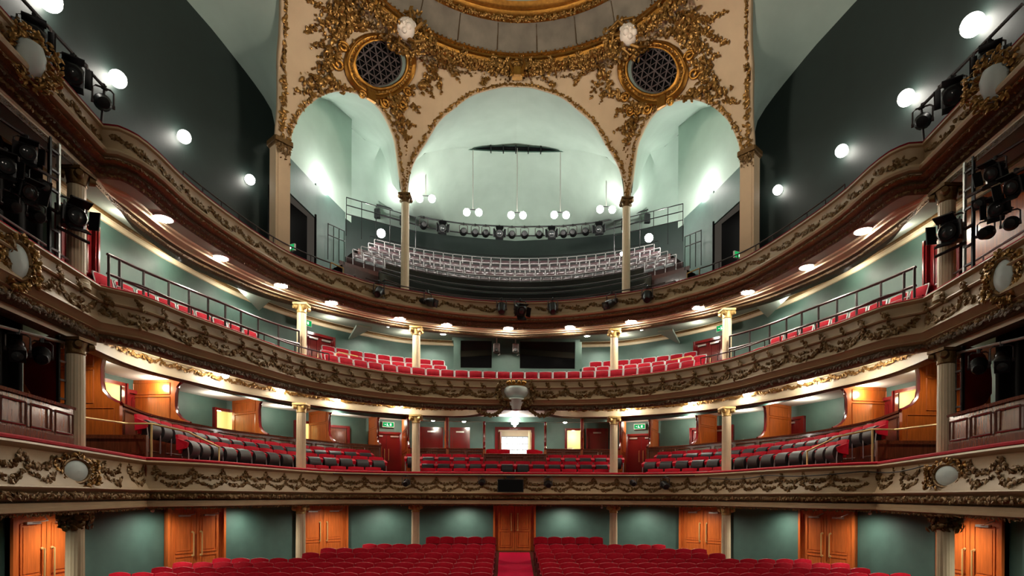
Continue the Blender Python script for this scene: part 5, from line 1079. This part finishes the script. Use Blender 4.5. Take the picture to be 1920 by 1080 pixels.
for sg in (-1, 1):
    mir = np.array([-sg, 1.])
    def W1(x, y, **k): p, a = at_wall(WT1, x*-sg, y); return p[0], p[1], a
    x, y, a = W1(-11.38, 17.55); hdoor(x, y, a, 1.0, 1.25, 2.1, 'reddoor')
    if sg < 0:
        x, y, a = W1(-10.4, 20.9); hdoor(x, y, a, 1.0, 1.15, 2.1, 'reddoor', leaf=False); lobby(x, y, a, 1.0, 1.0, 2.05, 'bright cream lobby through the open doorway, left dress circle, beside a golden partition')
        x, y, a = W1(-8.5, 23.75); hdoor(x, y, a, 1.0, 1.2, 2.05, 'reddoor', leaf=False); lobby(x, y, a, 1.0, 1.0, 2.0, 'bright cream lobby through the open doorway behind the second slim column, left dress circle')
        x, y, a = W1(-7.5, 24.6); hdoor(x, y, a, 1.0, .95, 2.0, 'mahog', handle=False, closer=False)
    else:
        x, y, a = W1(-10.3, 21.1); hdoor(x, y, a, 1.0, 1.2, 2.0, 'reddoor')
        x, y, a = W1(-8.6, 23.65); hdoor(x, y, a, 1.0, 1.15, 2.0, 'reddoor')
        x, y, a = W1(-7.9, 24.3); hdoor(x, y, a, 1.0, .8, 2.0, 'reddoor', handle=False)
    x, y, a = W1(-11.65, 16.35); hdoor(x, y, a, 1.0, 1.2, 2.25, 'reddoor', leaf=False); lobby(x, y, a, 1.0, 1.0, 2.2, f'bright cream lobby through the open doorway nearest the stage, {SIDE[sg]} dress circle')
    x, y, a = W1(-5.75, 25.7); hdoor(x, y, a, .75, 1.62, 2.12, 'reddoor', True); p, a2 = at_wall(WT1, sg*5.75, 25.7, .2); exit_sign(p[0]+sg*-.05, p[1], 3.18, a2, f'green running man exit sign over the {SIDE[sg]} double door of the dress circle', .48, .2)
    if sg < 0: x, y, a = W1(-3.75, 26.1); hdoor(x, y, a, 1.05, 1.05, 2.1, 'reddoor'); x, y, a = W1(-2.55, 26.2); hdoor(x, y, a, 1.05, .9, 2.1, 'reddoor')
    else: x, y, a = W1(-3.85, 26.1); hdoor(x, y, a, 1.05, 1.0, 2.1, 'reddoor'); x, y, a = W1(-2.8, 26.2); hdoor(x, y, a, 1.05, .85, 2.1, 'reddoor', leaf=False); lobby(x, y, a, 1.05, .72, 2.0, 'bright cream lobby through the narrow open doorway right of the back window')
# the bright window at the back
t = thing('window_1', None, None, (.02, 26.22, 1.05), 0, None, 'structure')
mb = MB(); 
for sx in (-1, 1): mb.box((sx*.84, 0, 1.0), (.14, .14, 2.1))
mb.box((0, 0, 2.08), (1.82, .14, .12)); obj('window_frame', mb, 'reddoor', t)
mb = MB(); mb.grid([[(-.62, .3, 0), (-.62, .3, 1.72)], [(.62, .3, 0), (.62, .3, 1.72)]]); obj('window_pane', mb, 'day', t)
mb = MB()
for k in range(6): mb.box((-.62+.248*k, .27, .86), (.02, .02, 1.72))
for k in range(7): mb.box((0, .27, .28*k), (1.24, .02, .02))
obj('glazing_bars', mb, 'steel', t); obj('lintel', MB().box((0, .1, 1.87), (1.5, .2, .28)), 'lcream', t)
for sx in (-1, 1): obj('shutter_leaf', MB().box((sx*.70, -.2, .95), (.05, .55, 1.9), rz=-sx*.25), 'mahog' if sx < 0 else 'lobby', t)
# loose red armchairs in the boxes
for k, (x, y, rz_) in enumerate(((-.95, 23.6, 0), (-.45, 23.7, 0), (.75, 23.7, 0), (1.0, 24.2, .2), (2.2, 23.9, 0), (2.75, 24.0, 0), (-1.9, 23.9, 0), (-2.3, 24.3, .2), (-7.9, 22.4, .7), (-9.9, 18.3, 1.0), (6.9, 23.2, -.5), (8.2, 22.0, -.7))):
    t = thing('box_armchair', f'red armchair whose back shows over a dress circle box front, {ORD[k]} listed' if False else 'red armchair showing over the box front, ' + ('below the window, at its left', 'below the window, left of its middle', 'below the window, right of its middle', 'at the right edge of the window', 'right of the central box, inner bay', 'near the narrow lit doorway', 'left of the central box, inner bay', 'left of the central box, further back', 'by the lit doorway on the left', 'far along the left boxes', 'first right box past the double door', 'further along the right boxes')[k], 'chair', (x, y, 1.0), rz_)
    obj('backrest', cushion(MB(), (0, .2, .70), .5, .12, .5, crown=.03), 'red', t); obj('seat', cushion(MB(), (0, -.02, .42), .5, .46, .14), 'red', t)
    for sx in (-1, 1):
        obj('armrest', cushion(MB(), (sx*.25, 0, .58), .08, .42, .14), 'red', t)
        for sy in (-1, 1): obj('leg', MB().tube([(sx*.22, sy*.18, 0), (sx*.22, sy*.18, .36)], .02, 6), 'dmahog', t)
# upper circle: control booth, exit doors, signs
t = thing('control_booth', 'green framed control booth with two dark windows at the back of the middle balcony', 'booth', (0, 23.55, 3.95))
mb = MB(); x0, x1, wz0, wz1, zt = -2.53, 2.75, 1.33, 2.45, 2.62
mb.box((0.04, .3, (wz0)/2), (x1-x0, .8, wz0)); mb.box((.04, .3, (wz1+zt)/2), (x1-x0, .8, zt-wz1)); mb.box((x0+.14, .3, (wz0+wz1)/2), (.28, .8, wz1-wz0)); mb.box((x1-.14, .3, (wz0+wz1)/2), (.28, .8, wz1-wz0)); mb.box((-.385, .3, (wz0+wz1)/2), (1.16, .8, wz1-wz0)); obj('booth_wall', mb, 'green', t, False)
for a, b in ((-2.25, -.96), (.19, 2.47)):
    w_ = obj('booth_window', MB().box(((a+b)/2, -.02, (wz0+wz1)/2), (b-a, .04, wz1-wz0)), 'glass', t)
    mb = MB(); mb.tube([(a, -.06, wz0), (b, -.06, wz0), (b, -.06, wz1), (a, -.06, wz1)], .02, 4, 0, True); obj('window_frame', mb, 'black', w_)
for k, x in enumerate((-.76, .01)):
    t = thing('projector', f'pale projector on a bracket, {("left", "right")[k]} one of two over the booth', 'projector', (x, 23.25, 6.0)); obj('body', MB().bbox((0, 0, .05), (.26, .34, .34), b=.03), 'frame', t); obj('lens', MB().lathe([(.07, 0), (.06, .16)], (0, -.16, -.08), 12, rot=rotx(math.pi/2)), 'black', t); obj('bracket', MB().box((0, .05, .35), (.05, .05, .35)).tube([(.1, 0, -.1), (.14, -.08, -.22), (.06, -.1, -.26)], .015, 5), 'steel', t)
for sg in (-1, 1):
    p, a = at_wall(WT2, sg*7.5, 21.6); hdoor(p[0], p[1], a, 3.95, 1.25, 2.1, 'reddoor', True); p2, a2 = at_wall(WT2, sg*7.8, 20.95, .25); exit_sign(p2[0], p2[1], 6.28, a2, f'green exit sign on the wall behind the {SIDE[sg]} column of the middle balcony', .5, .2)
    exit_sign(sg*7.42, 18.75, 8.05, math.atan2(-.32, -sg)*0+(.45 if sg > 0 else -.45), f'green running man exit sign below the black opening of the {SIDE[sg]} lighting booth', .5, .19)
    # pale triangular ceiling coves at the back of the middle balcony
    for k, P in enumerate((((-8.6, 17.6, 6.38), (-7.45, 18.1, 6.38), (-8.45, 18.9, 6.05)), ((-6.0, 21.6, 6.38), (-5.5, 21.9, 6.38), (-6.6, 22.6, 6.1)))):
        t = thing('ceiling_cove', f'small pale triangular ceiling cove, {("beside the second column", "further to the back")[k]}, {SIDE[sg]} half of the middle balcony', 'cove', (0, 0, 0)); V = np.array(P)*[-sg, 1, 1]; obj('panel', MB().add(np.vstack([V, V+[0, 0, .08]]), [(0, 1, 2), (5, 4, 3), (0, 3, 4, 1), (1, 4, 5, 2), (2, 5, 3, 0)]), 'pale', t)
    # black masking in the stage boxes, red doors beside it
    for lv, z0, z1 in (('dress circle', .9, 3.38), ('middle balcony', 4.0, 6.3)):
        if lv == 'middle balcony' and sg > 0: continue
        t = thing('black_drape', f'black masking drape in the {lv} stage box, {SIDE[sg]} edge of the photo', 'drape', (0, 0, 0)); G = [[(sg*(9.2+.05*math.sin(y*14)), y, z) for z in (z0, z1)] for y in np.linspace(6.5, 10.75 if lv == 'dress circle' else 11.15, 70)]; obj('cloth', MB().grid(G), 'bfab', t)
    hdoor(sg*9.55, 12.5, math.atan2(0, -sg)+math.pi/2, 4.0, 1.1, 2.0, 'reddoor', closer=True, handle=False)
    t = thing('red_panel', f'red side panel with a rounded edge beside the black drape, {SIDE[sg]} dress circle stage box', 'panel', (0, 0, 0)); mb = MB(); c = [(.5, .9), (.5, 3.2), (.3, 3.15), (.12, 3.0), (.02, 2.75), (0, 2.5), (0, 2.2), (.1, 2.0), (.25, 1.9)]
    mb.add([(sg*(9.25+.62*(1-q[0]/.5)), 11.62, q[1]) for q in c]+[(sg*(9.25+.62*(1-q[0]/.5)), 11.70, q[1]) for q in c], [tuple(range(9)), tuple(range(17, 8, -1))]+[(i, (i+1) % 9, 9+(i+1) % 9, 9+i) for i in range(9)]); obj('board', mb, 'reddoor', t)
t = thing('wood_wall_panel', 'tall golden wood wall panel behind the lighting rig in the right middle stage box', 'panel', (9.5, 10.9, 4.0)); obj('board', MB().box((0, 0, 1.1), (.06, 1.9, 2.2)), 'wood', t)
# ---------------------------------------------------------------- stage lighting gear, bars, ladders, monitor
def lantern_meshes(kind):
    """Body pointing along -Y, hung by a yoke from a clamp at the origin."""
    out = {}
    mb = MB()
    if kind == 'par':
        mb.lathe([(.02, .20), (.09, .19), (.12, .12), (.125, -.12), (.14, -.14), (.12, -.15)], (0, 0, -.32), 16, rot=rotx(math.pi/2)); out['body'] = (mb, 'black'); mb = MB(); mb.lathe([(.118, 0), (.06, .03), (.01, .04)], (0, -.125, -.32), 16, rot=rotx(math.pi/2)); out['lens'] = (mb, 'lens')
        w = .15
    elif kind == 'fresnel':
        mb.bbox((0, .02, -.34), (.30, .34, .30), b=.05); 
        for k in range(5): mb.box((0, -.08+.06*k, -.18), (.24, .025, .03))
        mb.lathe([(.15, 0), (.13, .03)], (0, -.15, -.34), 18, rot=rotx(math.pi/2)); out['body'] = (mb, 'black'); mb = MB(); mb.lathe([(.115, 0), (.07, .025), (.01, .035)], (0, -.165, -.34), 18, rot=rotx(math.pi/2)); out['lens'] = (mb, 'lens'); w = .19
        for sx, sz, dx, dz in ((-1, 0, .02, .3), (1, 0, .02, .3), (0, 1, .3, .02), (0, -1, .3, .02)):
            mb = MB(); mb.box((sx*.2, -.25, -.34+sz*.2), (dx if dx < .1 else .28, .18 if dx < .1 or dz < .1 else .02, dz if dz < .1 else .28), rz=sx*.45, rx=-sz*.45); out[f'barn_door{sx}{sz}'] = (mb, 'black')
    else:   # profile spot, long
        mb.lathe([(.02, .32), (.11, .30), (.13, .2), (.12, .02), (.085, -.02), (.085, -.32), (.10, -.33), (.09, -.35)], (0, 0, -.34), 16, rot=rotx(math.pi/2)); mb.box((0, -.30, -.34), (.22, .02, .22)); out['body'] = (mb, 'black'); mb = MB(); mb.lathe([(.08, 0), (.01, .02)], (0, -.33, -.34), 14, rot=rotx(math.pi/2)); out['lens'] = (mb, 'lens'); w = .16
    mb = MB(); mb.tube([(-w, 0, -.34), (-w, 0, -.10), (-w*.7, 0, -.06), (w*.7, 0, -.06), (w, 0, -.10), (w, 0, -.34)], .016, 6)
    for sx in (-1, 1): mb.lathe([(.035, -.02), (.035, .02)], (sx*w, 0, -.34), 8, rot=roty(math.pi/2))
    out['yoke'] = (mb, 'iron'); mb = MB(); mb.bbox((0, 0, -.03), (.06, .05, .09), b=.01); mb.tube([(0, 0, 0), (.05, .02, -.01)], .012, 5); out['clamp'] = (mb, 'black'); return out
_lp = {}
def lantern(kind, loc, rz, rx, label, group=None, s=1.):
    # the lamp head tilts inside its yoke
    if (kind, rx) not in _lp:
        root = thing('stage_lantern', None, 'stage light', (0, 0, 0)); ms = lantern_meshes(kind)
        for nm, (mb, m_) in ms.items():
            if nm not in ('yoke', 'clamp'):
                for i, v in enumerate(mb.V): mb.V[i] = (v-[0, 0, -.34])@rotx(rx).T+[0, 0, -.34]
            o = obj('barn_door' if nm.startswith('barn') else nm, mb, m_, root if nm in ('body', 'yoke', 'clamp') else bodies)
            if nm == 'body': bodies = o
        _lp[(kind, rx)] = root
    else: root = dup(_lp[(kind, rx)], (0, 0, 0), 0)
    root.location = loc; root.rotation_euler = (0, 0, rz); root.scale = (s, s, s); tag(root, label, None, group); return root
def bar(name, pts, r, label, m_='black', cat='lighting bar'):
    t = thing(name, label, cat, (0, 0, 0)); obj('tube', MB().tube(pts, r, 8), m_, t); return t
# gallery rail of lanterns in front of the pale shell
LB_ = [(-6.4, 26.4, 13.0), (-5.2, 26.75, 12.85), (-3.9, 27.0, 12.66), (-2.2, 27.15, 12.52), (0, 27.2, 12.47), (2.2, 27.15, 12.52), (3.9, 27.0, 12.66), (5.2, 26.75, 12.85), (6.2, 26.4, 13.0)]
L3c = catmull([p[:2] for p in LB_], .3); zc = np.interp(L3c[:, 0], [p[0] for p in LB_], [p[2] for p in LB_])
bar('lighting_bar', np.c_[L3c, zc+.42], .035, 'long curved upper lighting bar in front of the pale gallery wall'); bar('lighting_bar', np.c_[L3c, zc-.02], .03, 'long curved lower bar threaded behind the gallery lanterns')
for k, x in enumerate((-4.3, -3.45, -2.45, -1.9, -1.4, -.75, -.15, .45, 1.15, 1.75, 2.3, 2.75, 3.35, 4.0)):
    y = float(np.interp(x, L3c[:, 0], L3c[:, 1])); z = float(np.interp(x, L3c[:, 0], zc))
    lantern(('par', 'fresnel', 'par', 'par')[k % 4], (x, y-.06, z+.42), -x*.06, .25, f'black stage light on the gallery lighting bar, {ORD[k]} from the photo\'s left', 'stage lights on the gallery bar', 1.25)
for k, x in enumerate((-6.35, -5.25, 5.15, 6.15)):
    z = float(np.interp(x, L3c[:, 0], zc)); y = float(np.interp(x, L3c[:, 0], L3c[:, 1])); t = thing('loudspeaker', f'small black loudspeaker box at the {("far left", "inner left", "inner right", "far right")[k]} end of the gallery lighting bar', 'loudspeaker', (x, y-.05, z)); obj('cabinet', MB().bbox((0, 0, 0), (.26, .2, .42), b=.03), 'black', t); obj('bracket', MB().tube([(0, .1, 0), (0, .1, .42)], .015, 5), 'iron', t)
# top balcony side bars and lanterns
for sg in (-1, 1):
    bar('lighting_bar', [(sg*8.35, 9.3, 8.28), (sg*8.35, 10.0, 8.24), (sg*8.35, 11.7, 8.16)], .03, f'dark sloping lighting bar above the top balcony rim at the {SIDE[sg]} edge', 'iron')
    for k, (y, kd) in enumerate(((9.95, 'fresnel'), (10.8, 'fresnel'), (11.6, 'par'))):
        lantern(kd, (sg*8.35, y, 8.2), math.atan2(-6, -sg*8)+math.pi/2+.25*sg, .5, f'black stage light above the {SIDE[sg]} top balcony rim, {("nearest the stage", "middle one of the three", "furthest from the stage")[k]}', None, 1.15)
    t = thing('bar_stand', f'thin upright pole holding the {SIDE[sg]} lighting bar on the top balcony', 'pole', (0, 0, 0)); obj('pole', MB().tube([(sg*8.45, 11.68, 7.3), (sg*8.38, 11.68, 8.2)], .025, 6), 'iron', t)
# lanterns clamped to the middle of the top balcony front
for k, (x, kd, rz_, rx_) in enumerate(((-4.7, 'par', 0, .6), (-3.15, 'profile', 1.0, .3), (-.53, 'par', 0, .9), (.16, 'fresnel', .3, .5), (1.36, 'par', 0, .9), (3.4, 'profile', -.8, .5), (4.55, 'par', -.3, .8))):
    y = float(np.interp(abs(x), [0, 1.5, 3, 4.85], [21.36, 21.2, 20.7, 19.72]))-.22
    lantern(kd, (x, y, 7.34), rz_, rx_, f'black stage light clamped to the front of the top balcony, {NUM[k]} from the photo\'s left', 'stage lights on the top balcony front', 1.2)
bar('lighting_bar', [(p[0]+n[0]*.12, p[1]+n[1]*.12, 7.36) for p, n in [C3.at(mid3+q) for q in np.linspace(-5.6, 5.6, 60)]], .02, 'thin bright pipe along the top balcony front that carries the stage lights', 'iron')
# middle balcony stage boxes: ladders, bars, lanterns
for sg in (-1, 1):
    for lv, X, y, z0, z1 in (('middle balcony', 8.32, 10.35, 4.1, 6.3), ('lowest balcony', 8.62, 10.95, 1.2, 3.0)):
        t = thing('lighting_ladder', f'black lighting ladder with steel edge beside the {SIDE[sg]} large column, {lv} level', 'ladder', (sg*X, y, z0)); h = z1-z0
        for k in (-1, 1): obj('upright', MB().box((0, k*.10, h/2), (.05, .04, h)), 'black' if k < 0 else 'steel', t)
        for k in range(int(h/.35)): obj('rung', MB().box((0, 0, .25+.35*k), (.05, .2, .035)), 'frame' if lv != 'middle balcony' else 'iron', t)
    bar('lighting_bar', [(sg*8.6, 9.0, 2.72), (sg*8.6, 10.95, 2.86)], .03, f'pale horizontal lighting bar in the {SIDE[sg]} stage box of the lowest balcony', 'steel')
    for k, y in enumerate((10.45, 9.95)): lantern(('par', 'profile')[k], (sg*8.6, y, 2.80), -sg*.7, .5, f'dark stage light on the bar in the {SIDE[sg]} lowest stage box, {("nearest the column", "further from the column")[k]}')
    bar('lighting_bar', [(sg*8.3, 8.6, 5.4), (sg*8.3, 10.4, 5.62)], .03, f'dark lighting bar across the {SIDE[sg]} stage box of the middle balcony', 'iron')
    bar('lighting_bar', [(sg*8.35, 8.6, 5.95), (sg*8.35, 10.4, 6.05)], .03, f'upper dark lighting bar across the {SIDE[sg]} stage box of the middle balcony', 'iron')
    bar('boom_arm', [(sg*8.3, 10.4, 4.78), (sg*8.1, 10.9, 4.72)], .03, f'short black boom arm reaching past the {SIDE[sg]} large column', 'black', 'boom arm')
    lantern('fresnel', (sg*8.2, 10.62, 5.45), math.atan2(-5, -sg*8)+math.pi/2, .15, f'large black stage light with barn doors in front of the {SIDE[sg]} large column', None, 1.15)
    for k, (y, z, kd) in enumerate(((9.75, 6.0, 'fresnel'), (10.0, 5.6, 'profile'), (9.72, 5.35, 'fresnel'), (9.35, 5.55, 'fresnel'), (9.95, 5.02, 'par'), (9.45, 4.95, 'par'))):
        lantern(kd, (sg*8.3, y, z), math.atan2(-5, -sg*8)+math.pi/2+.2*((k % 3)-1), .35, f'black stage light in the {SIDE[sg]} middle stage box, {("highest", "second highest", "in the middle", "nearest the stage", "low beside the ladder", "lowest")[k]} of its six', None, .85)
# gear on the lowest balcony front
t = thing('stage_monitor', 'flat black monitor hung at the middle of the lowest balcony front', 'monitor', (-.17, 20.12, .38)); obj('screen', MB().bbox((0, -.02, 0), (.92, .08, .46), b=.02), 'black', t); obj('bracket', MB().box((0, .1, .3), (.3, .2, .06)), 'black', t); obj('glass', MB().box((0, -.065, 0), (.86, .01, .40)), 'glass', t)
for k, (x, s_) in enumerate(((-3.83, .9), (-1.19, .8), (1.17, .95), (4.16, .8), (5.2, 1.05))):
    y = float(np.interp(abs(x), [0, 3.17, 5.0, 6.45], [20.45, 20.4, 20.05, 18.9])); lantern('par', (x, y-.22, .74), 0, .25, f'small black stage light hung on the lowest balcony front, {NUM[k]} from the photo\'s left', 'stage lights on the lowest balcony front', s_)
P = []
for q in np.linspace(0, 1, 70):
    s_ = C1.len-kL+ -6.0+q*9.0; p, n = C1.at(min(s_, C1.len-.1)); P.append((p[0]+n[0]*.13, p[1]+n[1]*.13, .64-.07*abs(math.sin(q*10))))
bar('hanging_cable', P, .014, 'black cable swagged along the right end of the lowest balcony front', 'black', 'cable')
bar('lighting_bar', [(p[0]+n[0]*.16, p[1]+n[1]*.16, .74) for p, n in [C1.at(mid+q) for q in np.linspace(-6.5, 6.5, 60)]], .02, 'thin dark pipe under the red rail of the lowest balcony front', 'iron')
